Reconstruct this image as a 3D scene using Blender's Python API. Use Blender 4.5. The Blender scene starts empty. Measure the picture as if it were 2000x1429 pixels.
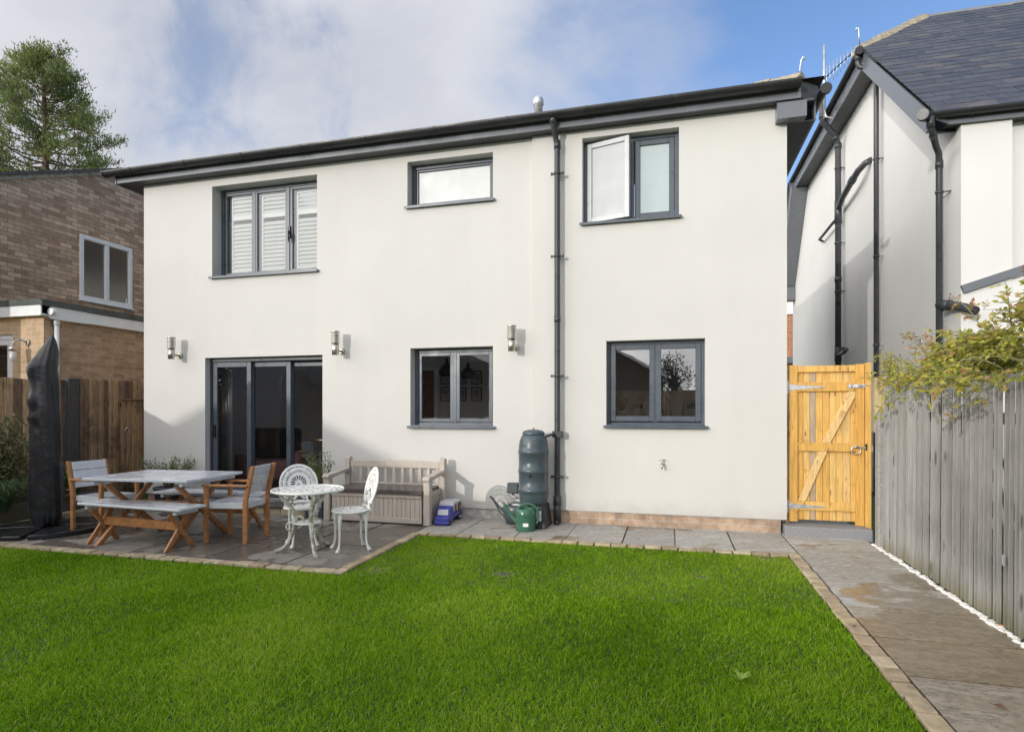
import bpy, math, random
import numpy as np
from mathutils import Vector, Matrix
R = math.radians
random.seed(7)
RNG = np.random.default_rng(11)
scene = bpy.context.scene
COL = scene.collection

# ---------------------------------------------------------------- camera, sky, sun, exposure
cam_d = bpy.data.cameras.new('camera')
cam = bpy.data.objects.new('camera', cam_d); COL.objects.link(cam)
cam.location = (0, 0, 1.45)
cam.rotation_euler = (R(90), 0, R(15.1165))
cam_d.sensor_fit = 'HORIZONTAL'; cam_d.sensor_width = 36
cam_d.lens = 36 * 1155 / 2000
cam_d.shift_y = (800 - 714.5) / 2000
cam_d.clip_start = .05; cam_d.clip_end = 2000
scene.camera = cam
SUN_AZ, SUN_EL = 25.0, 11.0          # light travels towards (sin az, cos az)
scene.view_settings.view_transform = 'Standard'
scene.view_settings.look = 'None'
scene.view_settings.exposure = -1.37
scene.view_settings.gamma = 1.0
sun_d = bpy.data.lights.new('sun', 'SUN'); sun = bpy.data.objects.new('sun', sun_d); COL.objects.link(sun)
sun_d.energy = 5.0; sun_d.angle = R(.53); sun_d.color = (1, .95, .87)
_dir = Vector((math.sin(R(SUN_AZ)) * math.cos(R(SUN_EL)), math.cos(R(SUN_AZ)) * math.cos(R(SUN_EL)), -math.sin(R(SUN_EL))))
sun.rotation_euler = _dir.to_track_quat('-Z', 'Y').to_euler()
sun.location = (-20, -40, 20)

def build_world():
    w = bpy.data.worlds.new('World'); scene.world = w; w.use_nodes = True
    nt = w.node_tree; N = nt.nodes; L = nt.links; N.clear()
    out = N.new('ShaderNodeOutputWorld'); bg = N.new('ShaderNodeBackground'); bg.inputs[1].default_value = .1
    L.new(bg.outputs[0], out.inputs[0])
    sky = N.new('ShaderNodeTexSky'); sky.sky_type = 'NISHITA'; sky.sun_disc = False
    sky.sun_elevation = R(SUN_EL); sky.sun_rotation = R(180 + SUN_AZ); sky.altitude = 50; sky.air_density = 1.0; sky.dust_density = .6; sky.ozone_density = 2.0
    tc = N.new('ShaderNodeTexCoord'); D = tc.outputs['Generated']
    def math_(op, a, b=None, clamp=False):
        n = N.new('ShaderNodeMath'); n.operation = op; n.use_clamp = clamp
        for i, v in enumerate((a, b)):
            if v is None: continue
            if isinstance(v, (int, float)): n.inputs[i].default_value = v
            else: L.new(v, n.inputs[i])
        return n.outputs[0]
    def dot(v):
        n = N.new('ShaderNodeVectorMath'); n.operation = 'DOT_PRODUCT'; L.new(D, n.inputs[0]); n.inputs[1].default_value = Vector(v).normalized(); return n.outputs['Value']
    def noise(scale, detail=6, rough=.55, dist=0, off=(0, 0, 0), sq=(1, 1, 1.7)):
        m = N.new('ShaderNodeMapping'); m.inputs['Location'].default_value = off; m.inputs['Scale'].default_value = sq; L.new(D, m.inputs[0])
        n = N.new('ShaderNodeTexNoise'); n.inputs['Scale'].default_value = scale; n.inputs['Detail'].default_value = detail
        n.inputs['Roughness'].default_value = rough; n.inputs['Distortion'].default_value = dist; L.new(m.outputs[0], n.inputs[0]); return n.outputs[0]
    def smooth(v, a, b):
        n = N.new('ShaderNodeMapRange'); n.interpolation_type = 'SMOOTHSTEP'; L.new(v, n.inputs[0]); n.inputs[1].default_value = a; n.inputs[2].default_value = b; return n.outputs[0]
    def mix(f, a, b):
        n = N.new('ShaderNodeMix'); n.data_type = 'RGBA'; L.new(f, n.inputs[0])
        for i, v in ((6, a), (7, b)):
            if isinstance(v, tuple): n.inputs[i].default_value = v + (1,)
            else: L.new(v, n.inputs[i])
        return n.outputs[2]
    n1 = noise(2.3, 7, .58, .3, (.3, 1.1, .2))
    n2 = noise(5.0, 5, .5, .2, (3.1, .4, 2.0))
    # clear air towards the east of the garden, thick cloud over the rest
    side = dot((.86, .42, .10))                                  # rises towards the clear part
    cov = math_('ADD', math_('MULTIPLY', math_('SUBTRACT', n1, .5), .75), math_('MULTIPLY', math_('SUBTRACT', n2, .5), .25))
    n3 = noise(9.0, 6, .6, .4, (1.7, .2, 4.4), (1, 1, .8))
    hole = math_('MULTIPLY', smooth(math_('ADD', dot((-.562, .696, .446)), math_('MULTIPLY', math_('SUBTRACT', n3, .5), .030)), .984, 1.0), smooth(n3, .30, .72))
    clear = smooth(math_('ADD', side, math_('MULTIPLY', cov, .9)), .20, .62)
    clear = math_('MAXIMUM', clear, math_('MULTIPLY', hole, .62))
    back = smooth(dot((-.6, -.78, .28)), .14, .80)              # thin bright cloud round the sun, behind the camera
    shade = smooth(math_('ADD', n1, math_('MULTIPLY', math_('SUBTRACT', n2, .5), .6)), .3, .72)
    west = smooth(dot((-.9, -.42, .25)), .60, .95)
    front_c = mix(shade, (15.0, 15.6, 17.7), (18.6, 19.1, 20.5))
    back_c = mix(shade, (34., 34.3, 35.5), (66., 65., 63.))
    cloud = mix(back, front_c, back_c)
    cloud = mix(west, cloud, (100., 98., 95.))
    sz = N.new('ShaderNodeSeparateXYZ'); L.new(D, sz.inputs[0])
    cloud = mix(smooth(sz.outputs[2], .50, .85), cloud, (27.0, 27.5, 29.))      # darker cloud base overhead
    blue = N.new('ShaderNodeMix'); blue.data_type = 'RGBA'; blue.blend_type = 'MULTIPLY'; blue.inputs[0].default_value = 1
    L.new(sky.outputs[0], blue.inputs[6]); blue.inputs[7].default_value = (5.1, 5.35, 6.3, 1)
    fin = mix(clear, cloud, blue.outputs[2])
    L.new(fin, bg.inputs[0])
build_world()

# ---------------------------------------------------------------- helpers
def lin(r, g, b):
    f = lambda c: (c / 255 / 12.92) if c <= 10 else ((c / 255 + .055) / 1.055) ** 2.4
    return (f(r), f(g), f(b))

class MB:
    """collects shapes and links them as ONE mesh object"""
    def __init__(s): s.v = []; s.f = []; s.t = []; s.tint = 0.0; s.sm = []
    def _add(s, vs, fs, smooth=False):
        o = len(s.v); s.v += [tuple(p) for p in vs]; s.t += [s.tint] * len(vs)
        s.f += [tuple(i + o for i in f) for f in fs]; s.sm += [smooth] * len(fs); return s
    def box(s, x0, x1, y0, y1, z0, z1):
        return s._add([(x0, y0, z0), (x1, y0, z0), (x1, y1, z0), (x0, y1, z0), (x0, y0, z1), (x1, y0, z1), (x1, y1, z1), (x0, y1, z1)],
                      [(0, 3, 2, 1), (4, 5, 6, 7), (0, 1, 5, 4), (1, 2, 6, 5), (2, 3, 7, 6), (3, 0, 4, 7)])
    def quad(s, *p): return s._add(p, [tuple(range(len(p)))])
    def prism(s, pts, d):
        """closed polygon pts swept by vector d"""
        n = len(pts); d = Vector(d); a = [Vector(p) for p in pts]; b = [p + d for p in a]
        return s._add(a + b, [tuple(range(n - 1, -1, -1)), tuple(range(n, 2 * n))] + [(i, (i + 1) % n, n + (i + 1) % n, n + i) for i in range(n)])
    def bar(s, p, q, w, h, up=(0, 0, 1)):
        p = Vector(p); q = Vector(q); d = (q - p).normalized(); up = Vector(up)
        sd = d.cross(up)
        if sd.length < 1e-4: sd = d.cross(Vector((1, 0, 0)))
        sd.normalize(); u = sd.cross(d).normalized(); sd *= w / 2; u *= h / 2
        return s.prism([p - sd - u, p + sd - u, p + sd + u, p - sd + u], q - p)
    def tube(s, path, rad, n=10, cap=True, smooth=True, flat=1.0):
        P = [Vector(p) for p in path]; m = len(P)
        rr = rad if isinstance(rad, (list, tuple)) else [rad] * m
        T = [(P[min(i + 1, m - 1)] - P[max(i - 1, 0)]).normalized() for i in range(m)]
        u = T[0].orthogonal().normalized(); vs = []; fs = []
        for i in range(m):
            u = (u - T[i] * u.dot(T[i])); u = u.normalized() if u.length > 1e-6 else T[i].orthogonal().normalized()
            w = T[i].cross(u)
            for k in range(n):
                a = 2 * math.pi * k / n; vs.append(P[i] + (u * math.cos(a) + w * math.sin(a) * flat) * rr[i])
        for i in range(m - 1):
            for k in range(n):
                k2 = (k + 1) % n; fs.append((i * n + k, i * n + k2, (i + 1) * n + k2, (i + 1) * n + k))
        s._add(vs, fs, smooth)
        if cap:
            o = len(s.v) - len(vs)
            s.f.append(tuple(o + k for k in range(n - 1, -1, -1))); s.f.append(tuple(o + (m - 1) * n + k for k in range(n))); s.sm += [False, False]
        return s
    def lathe(s, prof, c=(0, 0, 0), n=24, smooth=True, sx=1, sy=1, cap=True):
        vs = []; fs = []; m = len(prof)
        for r, z in prof:
            for k in range(n):
                a = 2 * math.pi * k / n; vs.append((c[0] + r * sx * math.cos(a), c[1] + r * sy * math.sin(a), c[2] + z))
        for i in range(m - 1):
            for k in range(n):
                k2 = (k + 1) % n; fs.append((i * n + k, i * n + k2, (i + 1) * n + k2, (i + 1) * n + k))
        if cap: fs.append(tuple(range(n - 1, -1, -1))); fs.append(tuple((m - 1) * n + k for k in range(n)))
        else: fs += [((m - 1) * n + k, (m - 1) * n + (k + 1) % n, (k + 1) % n, k) for k in range(n)]
        return s._add(vs, fs, smooth)
    def polar(s, keep, radii, nt, fn, th, a0=0, a1=2 * math.pi):
        """pierced plate on a polar grid: keep(i,j) says which cells are solid, fn(r,a,h) places a point"""
        nr = len(radii) - 1; full = abs(a1 - a0 - 2 * math.pi) < 1e-6; na = nt if full else nt + 1
        vs = []
        for h in (0, th):
            for r in radii:
                for j in range(na): vs.append(fn(r, a0 + (a1 - a0) * j / nt, h))
        off = (nr + 1) * na; ix = lambda i, j, t: t * off + i * na + (j % na if full else j)
        K = lambda i, j: 0 <= i < nr and (full or 0 <= j < nt) and keep(i, j % nt)
        fs = []
        for i in range(nr):
            for j in range(nt):
                if not K(i, j): continue
                fs.append((ix(i, j, 1), ix(i + 1, j, 1), ix(i + 1, j + 1, 1), ix(i, j + 1, 1)))
                fs.append((ix(i, j + 1, 0), ix(i + 1, j + 1, 0), ix(i + 1, j, 0), ix(i, j, 0)))
                if not K(i - 1, j): fs.append((ix(i, j, 0), ix(i, j, 1), ix(i, j + 1, 1), ix(i, j + 1, 0)))
                if not K(i + 1, j): fs.append((ix(i + 1, j + 1, 0), ix(i + 1, j + 1, 1), ix(i + 1, j, 1), ix(i + 1, j, 0)))
                if not K(i, j - 1): fs.append((ix(i, j, 1), ix(i, j, 0), ix(i + 1, j, 0), ix(i + 1, j, 1)))
                if not K(i, j + 1): fs.append((ix(i, j + 1, 0), ix(i, j + 1, 1), ix(i + 1, j + 1, 1), ix(i + 1, j + 1, 0)))
        return s._add(vs, fs)
    def leaf(s, p, d, nrm, ln, wd, fold=.25):
        p = Vector(p); d = Vector(d).normalized(); sd = d.cross(Vector(nrm))
        if sd.length < 1e-4: sd = d.orthogonal()
        sd.normalize(); up = sd.cross(d)
        a = p + d * ln * .45 + sd * wd * .5 + up * wd * fold; b = p + d * ln * .45 - sd * wd * .5 + up * wd * fold
        return s._add([p, a, p + d * ln - up * ln * .08, b, p + d * ln * .45], [(0, 4, 1), (4, 2, 1), (0, 3, 4), (4, 3, 2)])
    def build(s, name, m, parent=None, bevel=0, world=True, seg=1, solid=0):
        me = bpy.data.meshes.new(name); v = np.array(s.v, dtype=np.float64)
        if parent is not None and world: v = v - np.array(tuple(base_of(parent)))
        me.from_pydata(v.tolist(), [], s.f)
        me.polygons.foreach_set('use_smooth', s.sm)
        at = me.attributes.new('tint', 'FLOAT', 'POINT'); at.data.foreach_set('value', s.t)
        me.materials.append(m); me.update()
        o = bpy.data.objects.new(name, me); COL.objects.link(o)
        if parent is not None: o.parent = parent
        if bevel:
            b = o.modifiers.new('bevel', 'BEVEL'); b.width = bevel; b.segments = seg; b.limit_method = 'ANGLE'; b.angle_limit = R(40)
        return o

def base_of(o):
    p = Vector((0, 0, 0))
    while o is not None: p = p + o.location; o = o.parent
    return p
def thing(name, label, cat, loc=(0, 0, 0), rotz=0, group=None):
    o = bpy.data.objects.new(name, None); COL.objects.link(o); o.empty_display_size = .2
    o.location = loc; o.rotation_euler = (0, 0, rotz); o['label'] = label; o['category'] = cat
    if group: o['group'] = group
    return o
def tag(o, label, cat, group=None):
    o['label'] = label; o['category'] = cat
    if group: o['group'] = group
    return o
def struct(o, kind='structure'): o['kind'] = kind; return o
def dup(root, loc, rotz, label, group=None):
    r = root.copy(); COL.objects.link(r); r.location = loc; r.rotation_euler = (0, 0, rotz); r['label'] = label
    if group: r['group'] = group
    for ch in list(root.children):
        c = ch.copy(); COL.objects.link(c); c.parent = r
        for g in list(ch.children):
            d = g.copy(); COL.objects.link(d); d.parent = c
    return r
def arc(c, r, a0, a1, n, ax=(1, 0, 0), ay=(0, 0, 1)):
    c = Vector(c); ax = Vector(ax); ay = Vector(ay)
    return [c + ax * r * math.cos(a0 + (a1 - a0) * i / n) + ay * r * math.sin(a0 + (a1 - a0) * i / n) for i in range(n + 1)]
def bez(p0, p1, p2, p3, n=12):
    p0, p1, p2, p3 = map(Vector, (p0, p1, p2, p3)); o = []
    for i in range(n + 1):
        t = i / n; o.append(p0 * (1 - t) ** 3 + p1 * 3 * t * (1 - t) ** 2 + p2 * 3 * t * t * (1 - t) + p3 * t ** 3)
    return o

# ---------------------------------------------------------------- materials
def _mat(name):
    m = bpy.data.materials.new(name); m.use_nodes = True; nt = m.node_tree
    return m, nt, nt.nodes, nt.links, nt.nodes['Principled BSDF']
def _noise(N, L, vec, scale, detail=5, rough=.55):
    n = N.new('ShaderNodeTexNoise'); n.inputs['Scale'].default_value = scale; n.inputs['Detail'].default_value = detail; n.inputs['Roughness'].default_value = rough
    L.new(vec, n.inputs[0]); return n.outputs[0]
def _range(N, L, v, a, b, c=0, d=1):
    n = N.new('ShaderNodeMapRange'); n.interpolation_type = 'SMOOTHSTEP'; L.new(v, n.inputs[0])
    for i, x in enumerate((a, b, c, d)): n.inputs[i + 1].default_value = x
    return n.outputs[0]
def _mix(N, L, f, a, b, mode='MIX'):
    n = N.new('ShaderNodeMix'); n.data_type = 'RGBA'; n.blend_type = mode
    if isinstance(f, (int, float)): n.inputs[0].default_value = f
    else: L.new(f, n.inputs[0])
    for i, v in ((6, a), (7, b)):
        if isinstance(v, (tuple, list)): n.inputs[i].default_value = tuple(v)[:3] + (1,)
        else: L.new(v, n.inputs[i])
    return n.outputs[2]
def _coords(N, L, tint=False, stretch=(1, 1, 1)):
    tc = N.new('ShaderNodeTexCoord'); v = tc.outputs['Object']
    mp = N.new('ShaderNodeMapping'); mp.inputs['Scale'].default_value = stretch; L.new(v, mp.inputs[0]); v2 = mp.outputs[0]
    at = None
    if tint:
        at = N.new('ShaderNodeAttribute'); at.attribute_name = 'tint'
        s = N.new('ShaderNodeVectorMath'); s.operation = 'SCALE'; s.inputs[0].default_value = (13, 29, 41); L.new(at.outputs['Fac'], s.inputs['Scale'])
        a = N.new('ShaderNodeVectorMath'); L.new(v2, a.inputs[0]); L.new(s.outputs[0], a.inputs[1]); v2 = a.outputs[0]
    return v, v2, at
def _bump(N, L, bsdf, h, strength, dist=.005):
    b = N.new('ShaderNodeBump'); b.inputs['Strength'].default_value = strength; b.inputs['Distance'].default_value = dist
    L.new(h, b.inputs['Height']); L.new(b.outputs[0], bsdf.inputs['Normal']); return b
def _ramp(N, L, f, cols):
    r = N.new('ShaderNodeValToRGB'); e = r.color_ramp.elements
    while len(e) < len(cols): e.new(.5)
    for i, c in enumerate(cols): e[i].position = i / max(1, len(cols) - 1); e[i].color = tuple(c)[:3] + (1,)
    L.new(f, r.inputs[0]); return r.outputs[0]

def s_tint(N): return next(n for n in N if n.bl_idname == 'ShaderNodeVectorMath' and n.operation == 'SCALE').outputs[0]
def mat(name, col, rough=.5, metal=0, var=.12, vs=6, bump=0, bs=80, stretch=(1, 1, 1), tint=None, spec=.5, coat=0, dirt=None, transl=0, rvar=.1, bd=.004, sheen=0, knots=None, foot=None):
    m, nt, N, L, B = _mat(name)
    v, v2, at = _coords(N, L, tint is not None, stretch)
    f = _noise(N, L, v2, vs)
    base = _ramp(N, L, at.outputs['Fac'], tint) if tint else tuple(col)
    g = _range(N, L, f, .25, .75, 1 - var, 1 + var)
    cc = N.new('ShaderNodeCombineColor'); [L.new(g, cc.inputs[i]) for i in range(3)]
    c = _mix(N, L, 1.0, base, cc.outputs[0], 'MULTIPLY')
    if dirt:
        dc, ds, t0, t1, amt = dirt
        c = _mix(N, L, _range(N, L, _noise(N, L, v, ds, 8, .65), t0, t1, 0, amt), c, dc)
    if knots:
        kc, ks = knots; km = N.new('ShaderNodeMapping'); km.inputs['Scale'].default_value = ks; src = v if not tint else N.new('ShaderNodeVectorMath')
        if tint: L.new(v, src.inputs[0]); L.new(s_tint(N), src.inputs[1]); src = src.outputs[0]
        L.new(src, km.inputs[0]); vo = N.new('ShaderNodeTexVoronoi'); L.new(km.outputs[0], vo.inputs[0]); vo.inputs['Scale'].default_value = 1
        sc = N.new('ShaderNodeSeparateColor'); L.new(vo.outputs['Color'], sc.inputs[0]); mu = N.new('ShaderNodeMath'); mu.operation = 'MULTIPLY'
        L.new(_range(N, L, vo.outputs['Distance'], .10, .26, 1, 0), mu.inputs[0]); L.new(_range(N, L, sc.outputs[0], .62, .66, 0, .8), mu.inputs[1]); c = _mix(N, L, mu.outputs[0], c, kc)
    if foot:
        sp = N.new('ShaderNodeSeparateXYZ'); L.new(v, sp.inputs[0]); fm = N.new('ShaderNodeMath'); fm.operation = 'MULTIPLY_ADD'; L.new(_noise(N, L, v2, 2.5, 5), fm.inputs[0]); fm.inputs[1].default_value = -foot[1] * 1.6; L.new(sp.outputs[2], fm.inputs[2])
        c = _mix(N, L, _range(N, L, fm.outputs[0], -foot[1] * .9, foot[1] * .25, .75, 0), c, foot[0])
    L.new(c, B.inputs['Base Color'])
    L.new(_range(N, L, f, .2, .8, max(0.02, rough - rvar), min(1, rough + rvar)), B.inputs['Roughness'])
    B.inputs['Metallic'].default_value = metal; B.inputs['Specular IOR Level'].default_value = spec; B.inputs['Coat Weight'].default_value = coat
    if sheen: B.inputs['Sheen Weight'].default_value = sheen
    if bump: _bump(N, L, B, _noise(N, L, v2, bs, 4), bump, bd)
    if transl:
        tr = N.new('ShaderNodeBsdfTranslucent'); L.new(c, tr.inputs[0]); mx = N.new('ShaderNodeMixShader'); mx.inputs[0].default_value = transl
        L.new(B.outputs[0], mx.inputs[1]); L.new(tr.outputs[0], mx.inputs[2]); L.new(mx.outputs[0], N['Material Output'].inputs[0])
    return m

def brick_mat(name, axis, c1, c2, mortar, var=.35, bias=0):
    """axis 'x': wall running along X; 'y': wall running along Y"""
    m, nt, N, L, B = _mat(name)
    tc = N.new('ShaderNodeTexCoord'); sp = N.new('ShaderNodeSeparateXYZ'); L.new(tc.outputs['Object'], sp.inputs[0])
    cb = N.new('ShaderNodeCombineXYZ'); L.new(sp.outputs[0 if axis == 'x' else 1], cb.inputs[0]); L.new(sp.outputs[2], cb.inputs[1])
    b = N.new('ShaderNodeTexBrick'); L.new(cb.outputs[0], b.inputs[0]); b.offset = .5
    b.inputs['Scale'].default_value = 1; b.inputs['Brick Width'].default_value = .225; b.inputs['Row Height'].default_value = .075
    b.inputs['Mortar Size'].default_value = .006; b.inputs['Mortar Smooth'].default_value = .3; b.inputs['Bias'].default_value = bias
    b.inputs['Color1'].default_value = c1 + (1,); b.inputs['Color2'].default_value = c2 + (1,); b.inputs['Mortar'].default_value = mortar + (1,)
    n = _noise(N, L, tc.outputs['Object'], 9, 6); g = _range(N, L, n, .25, .75, 1 - var, 1 + var)
    n2 = _noise(N, L, tc.outputs['Object'], .7, 4); g2 = _range(N, L, n2, .3, .7, .88, 1.12)
    cc = N.new('ShaderNodeCombineColor'); mm = N.new('ShaderNodeMath'); mm.operation = 'MULTIPLY'; L.new(g, mm.inputs[0]); L.new(g2, mm.inputs[1]); [L.new(mm.outputs[0], cc.inputs[i]) for i in range(3)]
    L.new(_mix(N, L, 1, b.outputs[0], cc.outputs[0], 'MULTIPLY'), B.inputs['Base Color']); B.inputs['Roughness'].default_value = .9; B.inputs['Specular IOR Level'].default_value = .2
    a = N.new('ShaderNodeMath'); a.operation = 'MULTIPLY_ADD'; L.new(b.outputs['Fac'], a.inputs[0]); a.inputs[1].default_value = -1.0; L.new(_noise(N, L, tc.outputs['Object'], 60, 4), a.inputs[2])
    _bump(N, L, B, a.outputs[0], .35, .005)
    return m

def render_mat(name, col):
    m, nt, N, L, B = _mat(name)
    tc = N.new('ShaderNodeTexCoord'); v = tc.outputs['Object']
    mp = N.new('ShaderNodeMapping'); mp.inputs['Scale'].default_value = (1.5, 1.5, .16); L.new(v, mp.inputs[0])
    st = _range(N, L, _noise(N, L, mp.outputs[0], 3, 6, .6), .45, .8, 0, .10)       # faint run marks
    big = _range(N, L, _noise(N, L, v, .6, 4), .3, .7, .965, 1.03)
    cc = N.new('ShaderNodeCombineColor'); [L.new(big, cc.inputs[i]) for i in range(3)]
    c = _mix(N, L, 1, col, cc.outputs[0], 'MULTIPLY'); c = _mix(N, L, st, c, tuple(x * .75 for x in col))
    sp = N.new('ShaderNodeSeparateXYZ'); L.new(v, sp.inputs[0])
    spl = N.new('ShaderNodeMath'); spl.operation = 'MULTIPLY_ADD'; L.new(_noise(N, L, v, 4, 6, .7), spl.inputs[0]); spl.inputs[1].default_value = -.5; L.new(sp.outputs[2], spl.inputs[2])
    low = _range(N, L, spl.outputs[0], -.12, .12, .28, 0)                            # soil splashed on the foot of the wall
    c = _mix(N, L, low, c, (.33, .31, .26))
    L.new(c, B.inputs['Base Color']); B.inputs['Roughness'].default_value = .88; B.inputs['Specular IOR Level'].default_value = .25
    _bump(N, L, B, _noise(N, L, v, 320, 3), .35, .002)
    return m

def glass_mat(name, ior=1.75, tint=(.93, .96, .95), ripple=0.0):
    m, nt, N, L, B = _mat(name); N.remove(B)
    t = N.new('ShaderNodeBsdfTransparent'); t.inputs[0].default_value = tint + (1,)
    g = N.new('ShaderNodeBsdfGlossy'); g.inputs['Roughness'].default_value = .0; g.inputs[0].default_value = (1, 1, 1, 1)
    f = N.new('ShaderNodeFresnel'); f.inputs[0].default_value = ior
    x = N.new('ShaderNodeMixShader'); L.new(f.outputs[0], x.inputs[0]); L.new(t.outputs[0], x.inputs[1]); L.new(g.outputs[0], x.inputs[2]); L.new(x.outputs[0], N['Material Output'].inputs[0])
    tc = N.new('ShaderNodeTexCoord'); b = N.new('ShaderNodeBump'); b.inputs['Strength'].default_value = .06 if not ripple else ripple; b.inputs['Distance'].default_value = .01
    L.new(_noise(N, L, tc.outputs['Object'], 2.2 if not ripple else 38, 2), b.inputs['Height']); L.new(b.outputs[0], g.inputs['Normal'])
    return m

def paving_mat(name, cols, wet, wetcol, wscale=1.3, damp_end=False):
    """riven sandstone; wet: threshold of the damp patches (lower = wetter)"""
    m, nt, N, L, B = _mat(name)
    v, v2, at = _coords(N, L, True, (1, 1, 1))
    base = _ramp(N, L, at.outputs['Fac'], cols)
    mp = N.new('ShaderNodeMapping'); mp.inputs['Scale'].default_value = (1.2, 4.5, 1); mp.inputs['Rotation'].default_value = (0, 0, .5); L.new(v2, mp.inputs[0])
    vein = _noise(N, L, mp.outputs[0], 2.2, 8, .65)
    c = _mix(N, L, _range(N, L, vein, .35, .7, 0, .55), base, (.31, .27, .215))
    fine = _range(N, L, _noise(N, L, v2, 22, 6, .7), .3, .7, .80, 1.16)
    ab = N.new('ShaderNodeMath'); ab.operation = 'SUBTRACT'; L.new(vein, ab.inputs[0]); ab.inputs[1].default_value = .5
    ab2 = N.new('ShaderNodeMath'); ab2.operation = 'ABSOLUTE'; L.new(ab.outputs[0], ab2.inputs[0])
    c = _mix(N, L, _range(N, L, ab2.outputs[0], .004, .022, .55, 0), c, (.13, .115, .095))       # riven ledges
    cc = N.new('ShaderNodeCombineColor'); [L.new(fine, cc.inputs[i]) for i in range(3)]
    c = _mix(N, L, 1, c, cc.outputs[0], 'MULTIPLY')
    wn = _noise(N, L, v, wscale, 5, .55)
    if damp_end:                                               # the end of the path that the fence keeps out of the sun dries last
        sp = N.new('ShaderNodeSeparateXYZ'); L.new(v, sp.inputs[0]); ad = N.new('ShaderNodeMath'); L.new(wn, ad.inputs[0]); L.new(_range(N, L, sp.outputs[1], 3.2, 6.8, .26, -.02), ad.inputs[1]); wn = ad.outputs[0]
    w = _range(N, L, wn, wet, wet + .05)
    dk = _mix(N, L, 1, c, wetcol, 'MULTIPLY')
    L.new(_mix(N, L, w, c, dk), B.inputs['Base Color'])
    L.new(_range(N, L, w, 0, 1, .75, .2), B.inputs['Roughness'])
    a = N.new('ShaderNodeMath'); a.operation = 'MULTIPLY_ADD'; L.new(vein, a.inputs[0]); a.inputs[1].default_value = 2.5; L.new(_noise(N, L, v2, 45, 4), a.inputs[2])
    _bump(N, L, B, a.outputs[0], .35, .006)
    return m

M = {}
M['render'] = render_mat('cream_render', (.595, .583, .56))
M['render2'] = render_mat('white_render', (.71, .70, .68))
M['frame'] = mat('anthracite_frame', (.075, .092, .115), .33, var=.05, bump=.05, bs=300)
M['frame_dark'] = mat('dark_frame', (.035, .042, .052), .35, var=.05)
M['sash_glare'] = mat('sun_glare_sash', (.50, .51, .53), .3, var=.03)  # grey frame colour lightened, painting in the sun glare on the open casement
M['fascia'] = mat('grey_fascia', (.14, .152, .172), .22, var=.08, vs=2)
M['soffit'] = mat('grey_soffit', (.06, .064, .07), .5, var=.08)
M['gutter'] = mat('black_plastic', (.018, .019, .021), .42, var=.2, vs=3, dirt=((.12, .12, .11), 5, .55, .8, .25))
M['pipe'] = mat('anthracite_pipe', (.045, .048, .053), .33, var=.12, dirt=((.16, .155, .14), 4, .56, .8, .35))
M['steel'] = mat('brushed_steel', (.60, .56, .50), .38, 1.0, var=.1, vs=40)
M['galv'] = mat('galvanised', (.62, .64, .66), .38, .75, var=.15, vs=18)
M['glass'] = glass_mat('window_glass')
M['glass_clear'] = glass_mat('reflective_glass', 3.1)
M['glass_rip'] = glass_mat('rippled_glass', 2.9, (.5, .53, .56), .35)
M['frost_white'] = mat('frosted_pane', (.64, .65, .65), .12, var=.02, spec=.8, coat=.6)
M['frost_sky'] = mat('obscured_pane', (.40, .41, .42), .16, var=.03, spec=.6, coat=.3)
M['frost_green'] = mat('frosted_green_pane', (.42, .50, .51), .10, var=.03, spec=.7, coat=.5)
M['roof'] = mat('roof_tiles', (.10, .09, .08), .8, var=.3, vs=8, bump=.5, bs=12)
M['hip'] = mat('weathered_ridge_tile', (.36, .31, .23), .9, var=.3, vs=20, bump=.7, bs=60, dirt=((.12, .13, .07), 14, .5, .65, .7))
M['slate'] = mat('blue_grey_slate', (.1, .1, .13), .42, var=.22, vs=5, tint=[(.048, .051, .062), (.062, .065, .077), (.074, .075, .086), (.055, .058, .07), (.098, .092, .09)], bump=.35, bs=40, dirt=((.24, .21, .19), 2.3, .62, .75, .5))
M['brick_plinth'] = brick_mat('plinth_brick', 'x', (.44, .31, .22), (.36, .26, .19), (.42, .38, .33), .3)
M['brick_white'] = mat('limewashed_brick', (.5, .48, .45), .9, var=.3, vs=12, bump=.6, bs=30)
M['brick_dark'] = brick_mat('brown_brick', 'y', (.70, .51, .36), (.36, .235, .16), (.27, .215, .17), .13)
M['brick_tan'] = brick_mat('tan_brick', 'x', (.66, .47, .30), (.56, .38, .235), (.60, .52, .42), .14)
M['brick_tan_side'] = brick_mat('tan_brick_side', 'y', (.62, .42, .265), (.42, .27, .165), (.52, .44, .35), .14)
M['brick_red'] = brick_mat('red_brick', 'x', (.38, .15, .08), (.30, .12, .07), (.45, .38, .3), .25)
M['upvc'] = mat('white_plastic', (.88, .89, .90), .35, var=.04)
M['shutter'] = mat('painted_shutter', (.60, .61, .62), .4, var=.04)
M['felt'] = mat('roof_felt', (.10, .11, .10), .9, var=.3, bump=.4, bs=90)
M['inner'] = mat('room_wall', (.72, .69, .66), .9, var=.04)
M['inner_floor'] = mat('room_floor', (.22, .15, .10), .4, var=.15, stretch=(1, 8, 1))
M['teak'] = mat('oiled_hardwood', (.40, .18, .07), .45, var=.28, vs=7, stretch=(3, 3, 3), bump=.15, bs=60, dirt=((.13, .075, .04), 5, .5, .75, .5))
M['grey_paint'] = mat('grey_painted_slat', (.60, .63, .69), .22, var=.06, vs=6, dirt=((.30, .31, .33), 6, .60, .76, .4), coat=.35)
M['cast_white'] = mat('white_cast_metal', (.80, .80, .78), .38, var=.08, vs=14, dirt=((.30, .30, .23), 16, .58, .72, .5), bump=.25, bs=90)
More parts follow.
